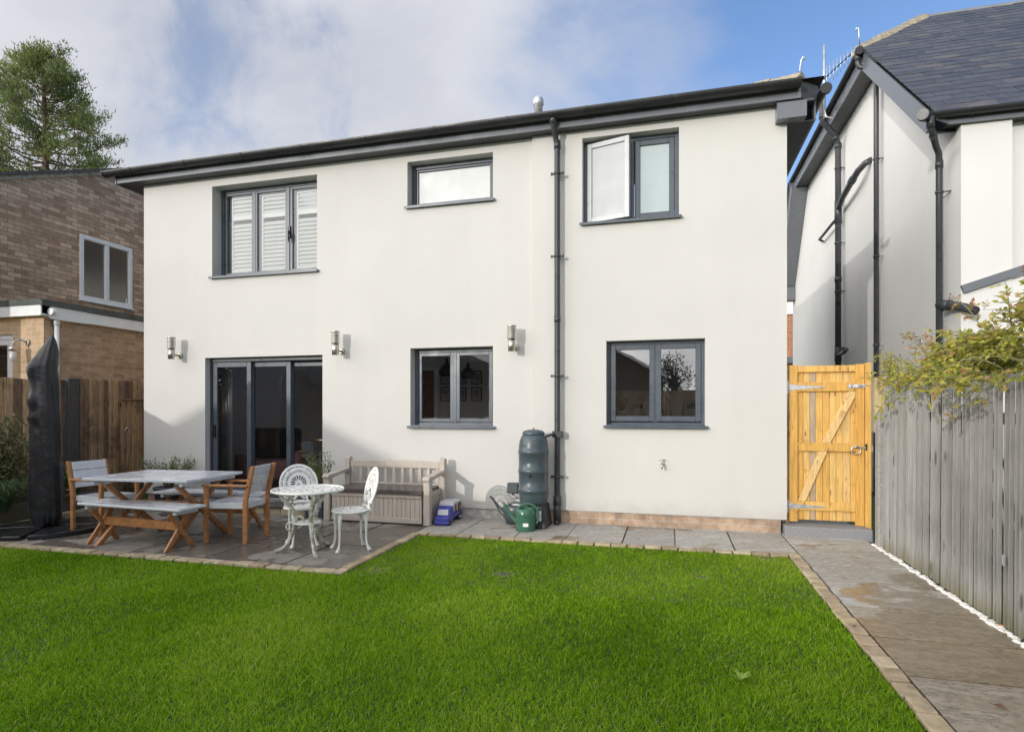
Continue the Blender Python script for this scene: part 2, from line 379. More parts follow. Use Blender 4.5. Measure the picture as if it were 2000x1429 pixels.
M['cast_worn'] = mat('worn_cast_metal', (.58, .58, .52), .5, var=.15, vs=20, dirt=((.19, .20, .12), 14, .44, .62, .8), bump=.5, bs=60)
M['resin'] = mat('beige_resin', (.47, .415, .36), .55, var=.10, vs=5, stretch=(6, 6, 1.2), bump=.12, bs=60)
M['resin_dark'] = mat('brown_resin', (.085, .066, .062), .3, var=.15, vs=4, stretch=(1, 8, 8), coat=.25)
M['butt'] = mat('slate_green_plastic', (.058, .082, .095), .32, var=.08, bump=.12, bs=220)
M['stand'] = mat('dark_plastic', (.035, .037, .042), .5, var=.1)
M['can_green'] = mat('green_plastic', (.045, .135, .085), .30, var=.06, bump=.05, bs=200)
M['can_grey'] = mat('grey_plastic', (.055, .068, .075), .35, var=.08)
M['toy_blue'] = mat('blue_plastic', (.05, .06, .33), .28, var=.05)
M['toy_grey'] = mat('pale_grey_plastic', (.55, .56, .58), .35, var=.05)
M['toy_dark'] = mat('black_toy_plastic', (.03, .03, .035), .45)
M['toy_pink'] = mat('toy_figures', (.5, .2, .15), .5, var=.5, vs=30)
M['cover'] = mat('black_cover_cloth', (.010, .0105, .014), .42, var=.2, vs=9, bump=.5, bs=11, bd=.02, sheen=.06)
M['umb_base'] = mat('wet_black_slab', (.02, .021, .024), .22, var=.3, vs=7, bump=.15, bs=30)
M['fence_brown'] = mat('brown_fence', None, .8, var=.38, vs=5, stretch=(14, 14, 1.1), tint=[(.17, .10, .06), (.36, .235, .15), (.50, .33, .18), (.24, .16, .115)], bump=.5, bs=14, dirt=((.045, .032, .026), 1.6, .48, .66, .75), knots=((.05, .03, .02), (18, 18, 4)), foot=((.05, .055, .03), .35))
M['fence_grey'] = mat('silvered_fence', None, .8, var=.12, vs=6, stretch=(16, 16, .9), tint=[(.28, .27, .257), (.35, .34, .325), (.305, .297, .283), (.38, .37, .355)], bump=.6, bs=14, dirt=((.14, .13, .11), 1.3, .54, .78, .4), knots=((.10, .085, .065), (16, 16, 3.2)), foot=((.16, .15, .07), .22))
M['concrete'] = mat('grey_concrete', (.30, .29, .275), .9, var=.2, vs=30, bump=.8, bs=120, dirt=((.11, .125, .06), 4, .55, .75, .5))
M['post_dark'] = mat('damp_concrete', (.075, .07, .065), .9, var=.3, vs=30, bump=.6, bs=90)
M['gate_wood'] = mat('honey_pine', None, .5, var=.2, vs=4, stretch=(13, 13, 1.0), tint=[(.60, .315, .065), (.66, .38, .095), (.70, .45, .15), (.42, .32, .23), (.74, .50, .21)], bump=.2, bs=20, dirt=((.34, .15, .035), 9, .56, .70, .5), knots=((.20, .075, .02), (22, 22, 5.5)))
M['pale_post'] = mat('pale_timber', (.52, .40, .22), .8, var=.25, vs=5, stretch=(10, 10, 1), dirt=((.20, .22, .11), 5, .5, .7, .6))
M['granite'] = mat('speckled_step', (.24, .245, .255), .6, var=.55, vs=110, bump=.3, bs=120)
M['patio'] = paving_mat('wet_sandstone', [(.21, .195, .18), (.27, .25, .225), (.18, .172, .168), (.235, .205, .17), (.29, .27, .25)], .41, (.55, .53, .515), 1.1)
M['path'] = paving_mat('sandstone_path', [(.46, .45, .43), (.38, .33, .26), (.50, .49, .465), (.33, .31, .28), (.43, .41, .38), (.36, .345, .33)], .55, (.66, .59, .50), 1.25, True)
M['sett'] = mat('sandstone_sett', None, .8, var=.3, vs=9, tint=[(.36, .285, .175), (.42, .345, .225), (.32, .245, .165), (.45, .38, .26)], bump=.6, bs=30, dirt=((.10, .10, .05), 6, .55, .72, .6))
M['joint'] = mat('dark_joint', (.085, .076, .06), .95, var=.3, vs=20)
M['soil'] = mat('dark_soil', (.04, .03, .02), .95, var=.4, vs=12, bump=.8, bs=30)
M['ground'] = mat('meadow', (.06, .09, .025), .95, var=.3, vs=2)
M['turf'] = mat('turf_base', (.035, .065, .014), .95, var=.4, vs=9, bump=.6, bs=60)
M['grass'] = mat('grass_blades', None, .5, var=.18, vs=1.1, tint=[(.07, .17, .005), (.145, .31, .008), (.245, .44, .014), (.36, .53, .04), (.48, .46, .14)], transl=.45, spec=.03)
M['pebble'] = mat('white_pebbles', (.78, .76, .72), .7, var=.12, vs=20)
M['bark'] = mat('pine_bark', (.15, .095, .06), .9, var=.4, vs=3, stretch=(3, 3, .8), bump=.8, bs=8)
M['bark_grey'] = mat('grey_bark', (.10, .08, .06), .9, var=.3, vs=6)
M['needles'] = mat('pine_needles', None, .6, var=.25, vs=.6, tint=[(.07, .11, .038), (.125, .175, .05), (.21, .255, .075), (.30, .32, .105)], transl=.25)
M['leaf_dark'] = mat('dark_leaves', None, .5, var=.25, vs=1.2, tint=[(.025, .05, .015), (.04, .075, .02), (.065, .105, .03)], transl=.25)
M['leaf_rose'] = mat('rose_leaves', None, .42, var=.12, vs=20, tint=[(.13, .19, .02), (.23, .28, .03), (.36, .36, .045), (.46, .39, .07), (.42, .24, .08), (.34, .14, .07)], transl=.4)
M['leaf_shrub'] = mat('shrub_leaves', None, .45, var=.15, vs=20, tint=[(.07, .12, .03), (.13, .185, .05), (.21, .25, .09), (.30, .31, .15)], transl=.35)
M['leaf_var'] = mat('variegated_leaves', None, .45, var=.2, vs=25, tint=[(.07, .10, .03), (.13, .16, .06), (.25, .24, .11), (.34, .25, .15)], transl=.3)
M['lavender'] = mat('grey_green_leaves', None, .6, var=.2, vs=8, tint=[(.05, .10, .035), (.09, .155, .055), (.14, .20, .09)], transl=.3)
M['herb'] = mat('bright_herb', None, .45, var=.1, tint=[(.16, .30, .04), (.26, .42, .06), (.34, .48, .10)], transl=.4)
M['stem'] = mat('brown_stem', (.11, .08, .045), .7, var=.3, vs=20)
M['cane'] = mat('rose_cane', (.20, .20, .07), .6, var=.3, vs=20)
M['petal'] = mat('pink_petals', (.62, .22, .33), .5, var=.3, vs=30, transl=.3)
M['sleeper'] = mat('timber_sleeper', (.10, .08, .055), .85, var=.35, vs=4, stretch=(1, 9, 9), bump=.4, bs=12, dirt=((.06, .075, .03), 3, .5, .7, .5))
M['pot'] = mat('blue_grey_pot', (.05, .06, .085), .4, var=.1)
M['pot_white'] = mat('white_pot', (.72, .72, .70), .35, var=.03)
M['sticker'] = mat('white_sticker', (.78, .80, .82), .5, var=.06, vs=60)
M['leaf_orange'] = mat('orange_leaf', (.62, .25, .03), .5, var=.2)
M['leaf_brown'] = mat('brown_leaf', (.14, .06, .035), .6, var=.3, vs=30)
M['brass'] = mat('warm_brass', (.75, .42, .16), .3, .9, var=.1)
M['black'] = mat('black_metal', (.015, .015, .017), .4)
M['pink'] = mat('pink_fabric', (.42, .20, .20), .9, var=.1)
M['dark_cloth'] = mat('dark_fabric', (.03, .025, .025), .9, var=.2)
M['door_wood'] = mat('oak_door', (.22, .105, .055), .4, var=.25, vs=4, stretch=(10, 10, 1))
M['photo'] = mat('grey_photograph', (.30, .29, .28), .5, var=.7, vs=9)
M['smoke_glass'] = mat('smoked_glass', (.05, .048, .045), .1, var=.05, coat=.5)
M['rear_wall'] = mat('rear_brick', (.13, .085, .06), .9, var=.2, vs=5)

# ---------------------------------------------------------------- ground, paving, lawn
g = MB(); g.quad((-400, -400, -.12), (400, -400, -.12), (400, 400, -.12), (-400, 400, -.12)); struct(g.build('ground', M['ground']))
g = MB(); g.box(-9.0, 1.12, -6.0, 6.38, -.11, -.028); struct(g.build('lawn_soil', M['turf']))
g = MB(); g.box(-9.0, 2.2, 4.70, 7.6, -.11, -.024); g.box(1.14, 2.2, -6, 4.70, -.11, -.024); struct(g.build('paving_bed', M['joint']))

def slab(mb, x0, x1, y0, y1, gap=.012, z=0):
    mb.tint = random.random(); h = random.uniform(-.002, .002)
    q = lambda: random.uniform(-.003, .003)
    a = (x0 + gap + q(), y0 + gap + q()); b = (x1 - gap + q(), y0 + gap + q()); c = (x1 - gap + q(), y1 - gap + q()); d = (x0 + gap + q(), y1 - gap + q())
    mb.prism([(p[0], p[1], -.022) for p in (a, b, c, d)], (0, 0, .022 + h + z))
g = MB()
ys = [4.785, 5.085, 5.685, 5.985, 6.49]                     # mixed sizes in courses
widths = [[.6, .9, .6, .3], [.9, .6, .6], [.3, .6, .9, .6], [.6, .6, .9], [.9, .3, .6]]
ys = [4.785, 5.385, 5.685, 6.285, 6.895, 7.53]
for k in range(len(ys) - 1):
    x = -2.94; i = k
    while x > -9:
        wd = widths[k][i % len(widths[k])]; slab(g, x - wd, x, ys[k], ys[k + 1]); x -= wd; i += 1
struct(g.build('patio', M['patio'], bevel=.003))
g = MB()
xs = [-2.94, -2.42, -1.74, -1.16, -.525, .035, .635, 1.235]
for a, b in zip(xs, xs[1:]): slab(g, a, b, 6.49, 7.53, .006)
yy = [7.47, 6.86, 6.135, 5.528, 4.9, 4.276, 3.687, 3.05, 2.45, 1.85, 1.2, .5]
for b, a in zip(yy, yy[1:]): slab(g, 1.235, 2.10, a, b)
slab(g, 1.235, 2.2, 7.47, 8.6); 
struct(g.build('path', M['path'], bevel=.003))
g = MB()
def sett_row(p, q, wd, side):
    p = Vector(p); q = Vector(q); d = (q - p); n = max(1, int(d.length / .17)); d = d / n; nrm = Vector((-d.y, d.x, 0)).normalized() * wd * side
    for i in range(n):
        g.tint = random.random(); a = p + d * (i + .03); b = p + d * (i + .97); j = lambda: Vector((random.uniform(-.008, .008), random.uniform(-.008, .008), 0))
        h = random.uniform(-.008, .006)
        g.prism([a + j() * .5, b + j() * .5, b + nrm + j(), a + nrm + j()], (0, 0, .03 + h))
Z0 = -.022
sett_row((-2.935, 4.78, Z0), (-9, 4.78, Z0), .105, 1)
sett_row((-2.935, 6.40, Z0), (-2.935, 4.675, Z0), .10, 1)
sett_row((1.13, 6.485, Z0), (-2.93, 6.485, Z0), .10, 1)
sett_row((1.23, .5, Z0), (1.23, 6.487, Z0), .10, 1)
struct(g.build('edging', M['sett'], bevel=.006))

def in_lawn(x, y):
    return (x < 1.125) & (((y < 4.665) & (x <= -2.84)) | ((y < 6.375) & (x > -2.835)))
def make_grass():
    xs, ys = [], []
    for (x0, x1, y0, y1, dens) in ((-3.6, 1.13, 1.3, 3.6, 16500), (-4.4, 1.13, 3.6, 5.0, 12500), (-2.85, 1.13, 5.0, 6.38, 10500), (-7.9, -4.4, 3.2, 4.67, 8000), (-6.0, -3.6, 2.0, 3.2, 8500), (-4.4, -3.6, 3.2, 3.6, 9500)):
        n = int(abs(x1 - x0) * (y1 - y0) * dens); xs.append(RNG.uniform(min(x0, x1), max(x0, x1), n)); ys.append(RNG.uniform(y0, y1, n))
    x = np.concatenate(xs); y = np.concatenate(ys)
    k = in_lawn(x, y); x = x[k]; y = y[k]
    # a few worn tufts and thin places
    def bump(cx, cy, r): return np.exp(-((x - cx) ** 2 + (y - cy) ** 2) / r ** 2)
    lump = sum(np.sin(x * fx + y * fy + ph) for fx, fy, ph in ((5.1, 2.3, .3), (-3.3, 6.1, 1.9), (9.2, -7.7, 4.), (14., 11., 2.2), (-19., 8., .7))) / 5
    thin = bump(.25, 5.45, .07) + bump(-1.45, 5.1, .09) + bump(-2.6, 4.9, .12) * .6 + bump(.9, 6.3, .08)
    k = RNG.random(len(x)) > thin * .85; x, y, lump, thin = x[k], y[k], lump[k], thin[k]
    n = len(x); dist = np.hypot(x, y)
    h = (.027 + .006 * lump + RNG.normal(0, .007, n)).clip(.014, .06) * (1 - .5 * thin)
    tall = RNG.random(n) < .03; h[tall] *= 1.5
    w = .0011 + .00030 * dist * RNG.uniform(.8, 1.2, n)
    a = RNG.uniform(0, 2 * np.pi, n); lean = RNG.uniform(.25, 1.35, n) * h
    la = a + RNG.normal(1.57, .8, n) + lump
    dx, dy = np.cos(la) * lean, np.sin(la) * lean
    sx, sy = np.cos(a) * w, np.sin(a) * w
    b = np.stack([x, y, np.full(n, -.030)], 1); S = np.stack([sx, sy, 0 * x], 1)
    mid = b + np.stack([dx * .35, dy * .35, h * .6], 1); tip = b + np.stack([dx, dy, h * RNG.uniform(.86, 1, n)], 1)
    V = np.stack([b - S, b + S, mid + S * .8, mid - S * .8, tip], 1).reshape(-1, 3)
    i0 = np.arange(n) * 5
    loops = np.concatenate([np.stack([i0, i0 + 1, i0 + 2, i0 + 3], 1), np.stack([i0 + 3, i0 + 2, i0 + 4], 1)], 1).reshape(-1)
    starts = (np.arange(n)[:, None] * 7 + np.array([0, 4])).reshape(-1)
    me = bpy.data.meshes.new('grass'); me.vertices.add(len(V)); me.vertices.foreach_set('co', V.reshape(-1))
    me.loops.add(len(loops)); me.loops.foreach_set('vertex_index', loops.astype(np.int32))
    me.polygons.add(2 * n); me.polygons.foreach_set('loop_start', starts.astype(np.int32))
    patch = sum(np.sin(x * fx + y * fy + ph) for fx, fy, ph in ((1.3, .7, 2.), (-2.1, 2.6, .4), (3.7, 1.9, 5.1))) / 3
    t = (.42 + .20 * patch + .08 * lump + RNG.normal(0, .20, n)).clip(0, .88); t = np.where(thin > .25, t * .5 + .45, t); t[RNG.random(n) < .035] = 1.0
    T = np.repeat(t, 5); T = T + np.tile(np.array([-.1, -.1, .02, .02, .1]), n)
    at = me.attributes.new('tint', 'FLOAT', 'POINT'); at.data.foreach_set('value', T.clip(0, 1).astype(np.float32))
    me.materials.append(M['grass']); me.update(calc_edges=True); me.validate()
    o = bpy.data.objects.new('grass', me); COL.objects.link(o); o['kind'] = 'stuff'
make_grass()

def make_pebbles():
    mb = MB()
    for i in range(430):
        y = random.uniform(2.2, 7.15); r = random.uniform(.012, .03); x = random.uniform(2.085, 2.13); cz = .0 + r * .35 - .012
        nb = 7; prof = [(.001, -r * .6), (r * .8, -r * .3), (r, 0), (r * .75, r * .4), (.001, r * .58)]
        o = len(mb.v); mb.lathe(prof, (x, y, cz), nb, True, random.uniform(.7, 1.0), random.uniform(.9, 1.6))
    for k in range(len(mb.v)):
        p = mb.v[k]; mb.v[k] = (p[0] + random.uniform(-.002, .002), p[1] + random.uniform(-.003, .003), p[2] + random.uniform(-.002, .002))
    struct(mb.build('pebbles', M['pebble']), 'stuff')
make_pebbles()

# ---------------------------------------------------------------- the white house
def holed_wall(mb, x0, x1, z0, z1, holes, y, depth):
    X = sorted({x0, x1, *[v for h in holes for v in h[:2]]}); Z = sorted({z0, z1, *[v for h in holes for v in h[2:]]})
    for a, b in zip(X, X[1:]):
        for c, d in zip(Z, Z[1:]):
            if any(h[0] <= a and b <= h[1] and h[2] <= c and d <= h[3] for h in holes): continue
            mb.quad((a, y, c), (b, y, c), (b, y, d), (a, y, d))
    for a, b, c, d in holes:
        e = y + depth
        mb.quad((a, y, c), (a, y, d), (a, e, d), (a, e, c)); mb.quad((b, y, d), (b, y, c), (b, e, c), (b, e, d))
        mb.quad((a, y, d), (b, y, d), (b, e, d), (a, e, d)); mb.quad((b, y, c), (a, y, c), (a, e, c), (b, e, c))
HX0, HX1, HY = -8.09, 1.298, 7.5
STEP = -1.752; YL = 7.54                                    # the part left of the step sits 40 mm further back
H_UL = (-6.79, -4.965, 3.475, 4.86); H_UM = (-3.54, -2.30, 4.255, 4.88); H_UR = (-1.10, .085, 3.815, 4.90)
H_LM = (-3.495, -2.30, 1.225, 2.30); H_LR = (-.797, .389, 1.25, 2.315); H_D = (-6.92, -4.875, .13, 2.245)
house = thing('rendered_house', 'cream rendered two storey house with anthracite windows, black gutter and sliding patio doors', 'house', (-3.4, 7.5, 0))
w = MB()
holed_wall(w, HX0, STEP, .165, 5.0, [H_UL, H_UM, H_LM, H_D], YL, .32)
holed_wall(w, STEP, HX1, .165, 5.0, [H_UR, H_LR], HY, .32)
w.quad((STEP, HY, .165), (STEP, HY, 5.0), (STEP, YL, 5.0), (STEP, YL, .165))
w.quad((HX1, HY, .165), (HX1, 15, .165), (HX1, 15, 5.0), (HX1, HY, 5.0)); w.quad((HX0, YL, .165), (HX0, YL, 5.0), (HX0, 15, 5.0), (HX0, 15, .165))
w.quad((HX1, 15, .165), (HX0, 15, .165), (HX0, 15, 5.0), (HX1, 15, 5.0))
w.quad((STEP, HY, .165), (STEP, YL, .165), (STEP, YL + .06, .165), (HX1, YL + .06, .165), (HX1, HY, .165))
w.quad((HX0, YL, .165), (H_D[0], YL, .165), (H_D[0], YL + .06, .165), (HX0, YL + .06, .165))
w.build('wall', M['render'], house)
b = MB(); b.box(STEP, HX1 - .06, HY + .03, HY + .3, -.1, .168); b.build('plinth', M['brick_plinth'], house)
b = MB(); b.box(H_D[1] + .01, STEP - .004, YL + .03, YL + .3, -.1, .168)
b.build('plinth', M['brick_white'], house)
b = MB(); b.box(HX0 + .05, H_D[0] - .004, YL + .03, YL + .3, -.1, .168); b.build('plinth', M['brick_plinth'], house)
b = MB(); b.box(H_D[0] - .002, H_D[1] + .008, YL + .05, YL + .3, -.1, .128); b.build('door_sill', M['frame_dark'], house)

def win_frame(parent, h, y, bars, fw=.055, dep=.07, m='frame'):
    """outer frame in hole h with its face at y, mullions at the given x; returns the frame object"""
    a, b_, c, d = h; mb = MB()
    mb.box(a, a + fw, y, y + dep, c, d); mb.box(b_ - fw, b_, y, y + dep, c, d)
    mb.box(a + fw, b_ - fw, y, y + dep, d - fw, d); mb.box(a + fw, b_ - fw, y, y + dep, c, c + fw)
    for x in bars: mb.box(x - fw * .5, x + fw * .5, y + .001, y + dep, c + fw, d - fw)
    return mb.build('window', M[m], parent, bevel=.004)
def sash(parent, x0, x1, z0, z1, y, fw=.05, dep=.04, m='frame', glass='glass'):
    mb = MB(); mb.box(x0, x0 + fw, y, y + dep, z0, z1); mb.box(x1 - fw, x1, y, y + dep, z0, z1); mb.box(x0 + fw, x1 - fw, y, y + dep, z1 - fw, z1); mb.box(x0 + fw, x1 - fw, y, y + dep, z0, z0 + fw)
    s = mb.build('sash', M[m], parent, bevel=.004)
    p = MB(); p.box(x0 + fw, x1 - fw, y + dep * .55, y + dep * .55 + .006, z0 + fw, z1 - fw) if not glass.startswith('glass') else p.quad((x0 + fw, y + dep * .5, z0 + fw), (x1 - fw, y + dep * .5, z0 + fw), (x1 - fw, y + dep * .5, z1 - fw), (x0 + fw, y + dep * .5, z1 - fw))
    p.build('pane', M[glass], parent); return s
def sill(parent, h, yw, yf):
    a, b_, c, d = h; mb = MB()
    pr = [(yf + .02, c + .018), (yw - .05, c + .002), (yw - .05, c - .03), (yw - .038, c - .03), (yw - .038, c - .012), (yw - .001, c - .008), (yf + .02, c - .004)]
    mb.prism([(a - .03, p[0], p[1]) for p in pr[:4] + [(yw - .038, c - .010), (yw - .002, c - .004)]][::-1], (b_ - a + .06, 0, 0))
    mb.box(a + .002, b_ - .002, yw - .002, yf + .03, c - .004, c + .016)
    return mb.build('sill', M['frame'], parent)

# upper window with louvred shutters
yf = YL + .19; a, b_, c, d = H_UL
f = win_frame(house, H_UL, yf, [a + .60, a + 1.20]); sill(f, H_UL, YL, yf)
for k, (x0, x1) in enumerate(((a + .06, a + .595), (a + .615, a + 1.19), (a + 1.235, b_ - .055))):
    sash(f, x0, x1, c + .055, d - .055, yf + .005, .042)
    mb = MB(); x0 += .045; x1 -= .044; y0 = yf + .075
    mb.box(x0, x0 + .05, y0, y0 + .03, c + .06, d - .06); mb.box(x1 - .05, x1, y0, y0 + .03, c + .06, d - .06)
    for z in (c + .06, d - .13, c + .93): mb.box(x0 + .05, x1 - .05, y0, y0 + .03, z, z + .07)
    z = c + .16
    while z < d - .15:
        if not c + .90 < z < c + 1.01: mb.bar((x0 + .05, y0 + .015, z), (x1 - .05, y0 + .015, z), .066, .010, (0, -.90, .43))
        z += .062
    mb.build('shutter', M['shutter'], f)
mb = MB(); mb.tube([(a + 1.235, yf - .03, c + .66), (a + 1.24, yf - .045, c + .60), (a + 1.24, yf - .04, c + .50)], [.012, .011, .009], 8); mb.box(a + 1.215, a + 1.25, yf - .02, yf, c + .56, c + .74); mb.build('handle', M['black'], f)
r = MB(); r.quad((a - .1, yf + 1.4, c - .4), (b_ + .1, yf + 1.4, c - .4), (b_ + .1, yf + 1.4, d + .1), (a - .1, yf + 1.4, d + .1)); r.build('room_wall', M['inner'], house)
# small frosted window
a, b_, c, d = H_UM; yf = YL + .15
f = win_frame(house, H_UM, yf, [], .06); sill(f, H_UM, YL, yf); sash(f, a + .062, b_ - .062, c + .062, d - .062, yf + .012, .03, glass='frost_white')
# bathroom window with one casement open
a, b_, c, d = H_UR; yf = HY + .13; xm = (a + b_) / 2 + .02
f = win_frame(house, H_UR, yf, [xm], .05); sill(f, H_UR, HY, yf); sash(f, xm + .035, b_ - .052, c + .052, d - .052, yf + .006, .065, glass='frost_green')
mb = MB(); wd = xm - a - .05; hh = d - c - .07; fw = .062
mb.box(0, fw, 0, .05, 0, hh); mb.box(wd - fw, wd, 0, .05, 0, hh); mb.box(fw, wd - fw, 0, .05, hh - fw, hh); mb.box(fw, wd - fw, 0, .05, 0, fw)
s = mb.build('open_sash', M['sash_glare'], f, bevel=.004, world=False); s['label'] = 'casement standing open, grey frame coloured pale as sun glare'
q = MB(); q.box(fw, wd - fw, .02, .03, fw, hh - fw)
s.location = (a + .045 + 3.4, yf - 7.5 - .012, c + .035); s.rotation_euler = (0, 0, -R(15.5))
qq = q.build('pane', M['frost_sky'], f, world=False); qq.location = s.location; qq.rotation_euler = s.rotation_euler
mb = MB(); mb.box(a + .055, xm - .03, yf + .40, yf + .41, c, d); mb.build('blind', M['upvc'], f)
# ground floor windows
a, b_, c, d = H_LM; yf = YL + .15; xm = (a + b_) / 2
f = win_frame(house, H_LM, yf, [xm], .05); sill(f, H_LM, YL, yf)
sash(f, a + .052, xm - .02, c + .055, d - .052, yf + .006, .05); sash(f, xm + .02, b_ - .052, c + .055, d - .052, yf + .006, .05)
a, b_, c, d = H_LR; yf = HY + .12; xm = (a + b_) / 2 + .005
f = win_frame(house, H_LR, yf, [xm], .04); sill(f, H_LR, HY, yf)
sash(f, a + .042, xm - .006, c + .055, d - .042, yf - .008, .065, glass='glass_clear'); sash(f, xm + .006, b_ - .042, c + .055, d - .042, yf - .008, .065, glass='glass_clear')
# sliding patio door: three leaves on three tracks
a, b_, c, d = H_D; yf = YL + .10
mb = MB(); mb.box(a, a + .045, yf, yf + .20, c, d); mb.box(b_ - .045, b_, yf + .02, yf + .20, c, d); mb.box(a + .045, b_ - .045, yf, yf + .20, d - .06, d); mb.box(a + .045, b_ - .045, yf - .03, yf + .2, c, c + .035)
pd = mb.build('patio_door', M['frame_dark'], house, bevel=.004)
wl = (b_ - a - .09) / 3
for k in range(3):
    x0 = a + .045 + wl * k - (.04 if k else 0); x1 = a + .045 + wl * (k + 1) + (.04 if k < 2 else 0); y0 = yf + .012 + .062 * k
    fw = .075; mb = MB()
    mb.box(x0, x0 + fw, y0, y0 + .05, c + .04, d - .065); mb.box(x1 - fw, x1, y0, y0 + .05, c + .04, d - .065); mb.box(x0 + fw, x1 - fw, y0, y0 + .05, d - .065 - fw, d - .065); mb.box(x0 + fw, x1 - fw, y0, y0 + .05, c + .04, c + .04 + fw * 1.3)
    mb.build('door_leaf', M['frame'], pd, bevel=.004)
    p = MB(); p.quad(*[(x, y0 + .025, z) for x, z in ((x0 + fw, c + .04 + fw), (x1 - fw, c + .04 + fw), (x1 - fw, d - .065 - fw), (x0 + fw, d - .065 - fw))]); p.build('pane', M['glass'], pd)
mb = MB(); x0 = a + .08; mb.box(x0 - .02, x0 + .02, yf - .006, yf + .012, 1.02, 1.22); mb.tube([(x0, yf - .01, 1.17), (x0, yf - .05, 1.17), (x0 + .005, yf - .055, 1.15), (x0 + .03, yf - .055, 1.09)], .010, 8); mb.build('handle', M['black'], pd)
mb = MB(); x0 = b_ - .075; mb.box(x0 - .022, x0 + .022, yf + .125, yf + .138, .98, 1.30); mb.tube([(x0, yf + .12, 1.0), (x0, yf + .07, 1.0), (x0 - .14, yf + .07, 1.0)], .012, 8); mb.build('handle', M['brass'], pd)
# rooms behind the glass
def room(x0, x1, y0, y1, z0, z1):
    r = MB(); r.quad((x0, y1, z0), (x1, y1, z0), (x1, y1, z1), (x0, y1, z1)); r.quad((x0, y0, z0), (x0, y1, z0), (x0, y1, z1), (x0, y0, z1)); r.quad((x1, y1, z0), (x1, y0, z0), (x1, y0, z1), (x1, y1, z1))
    r.build('room_wall', M['inner'], house)
    r = MB(); r.quad((x0, y0, z0), (x1, y0, z0), (x1, y1, z0), (x0, y1, z0)); r.build('room_floor', M['inner_floor'], house)
room(-7.9, -1.9, 7.87, 11.6, .14, 3.4); room(-1.8, 1.25, 7.83, 10.9, .14, 3.4)
mb = MB(); mb.box(-.79, .38, HY + .20, HY + .85, 1.29, 1.335); mb.build('worktop', M['toy_grey'], house)
mb = MB(); mb.box(-3.4, -2.2, YL + .33, YL + .55, 1.27, 1.31); mb.build('window_board', M['upvc'], house)
# eaves
FY = 7.35
mb = MB(); mb.box(-8.42, 1.17, FY, FY + .02, 5.0, 5.20); mb.build('fascia', M['fascia'], house)
mb = MB(); mb.box(-8.42, 1.17, FY + .021, YL + .05, 5.003, 5.02); mb.box(-8.42, -8.08, YL + .05, 15, 5.003, 5.02); mb.build('soffit', M['soffit'], house)
mb = MB(); mb.box(-8.44, -8.42, FY - .01, 15, 4.985, 5.21); mb.build('barge_board', M['fascia'], house)
mb = MB(); mb.prism([(1.42, FY + .004, 4.997), (1.60, FY + .10, 4.997), (1.62, FY + .10, 5.15), (1.42, FY + .004, 5.2)], (0, .012, 0)); mb.build('soffit', M['soffit'], house)
mb = MB(); mb.box(1.17, 1.48, FY - .003, HY - .004, 4.785, 4.965); mb.build('eave_box', M['fascia'], house)
mb = MB(); mb.box(1.302, 1.58, HY, 15, 4.787, 4.80); mb.box(1.17, 1.56, FY + .03, HY - .01, 4.967, 4.995); mb.build('soffit', M['soffit'], house)
mb = MB(); mb.box(1.58, 1.60, FY + .12, 15, 4.785, 5.15); mb.box(1.17, 1.42, FY + .001, FY + .02, 4.997, 5.2); mb.build('fascia', M['fascia'], house)
def gutter(parent, p, q, r=.058, m='gutter', clip=.95, ends=True, off=.5):
    """half round channel from p to q with joints and end caps"""
    p = Vector(p); q = Vector(q); d = (q - p).normalized(); sd = d.cross(Vector((0, 0, 1))).normalized(); mb = MB(); n = 12
    def ring(c, rr): return [c + sd * rr * math.cos(math.pi + math.pi * k / n) + Vector((0, 0, rr * math.sin(math.pi + math.pi * k / n))) for k in range(n + 1)]
    def shell(p, q, ro, ri):
        A = ring(p, ro); B = ring(q, ro); C = ring(p, ri); D = ring(q, ri); k = len(A); o = A + B + C + D; fs = []
        for i in range(k - 1): fs += [(i, i + 1, k + i + 1, k + i), (2 * k + i + 1, 2 * k + i, 3 * k + i, 3 * k + i + 1), (i + 1, i, 2 * k + i, 2 * k + i + 1), (k + i, k + i + 1, 3 * k + i + 1, 3 * k + i)]
        for i in (0, k - 1): fs.append((i, k + i, 3 * k + i, 2 * k + i))
        mb._add(o, fs, False)
    shell(p, q, r, r - .005)
    for e, s in ((p, 1), (q, -1)):
        if ends: mb._add(ring(e, r + .006) + [x + d * s * .03 for x in ring(e, r + .006)], [tuple(range(13)), tuple(range(25, 12, -1))] + [(i, i + 1, 13 + i + 1, 13 + i) for i in range(12)])
    L_ = (q - p).length; x = off
    while x < L_ - .1:
        shell(p + d * (x - .016), p + d * (x + .016), r + .006, r - .001)
        x += clip
    return mb.build('gutter', M[m], parent)
gutter(house, (-8.56, FY - .078, 5.155), (1.40, FY - .078, 5.155), r=.075, off=.55, clip=1.0)
gutter(house, (1.655, 7.27, 5.06), (1.655, 15, 5.06), r=.05, off=.9, clip=1.3)
mb = MB(); mb.tube([(1.66, 7.262, 5.03), (1.66, 7.30, 5.03)], .062, 16); mb.build('gutter_end', M['gutter'], house)
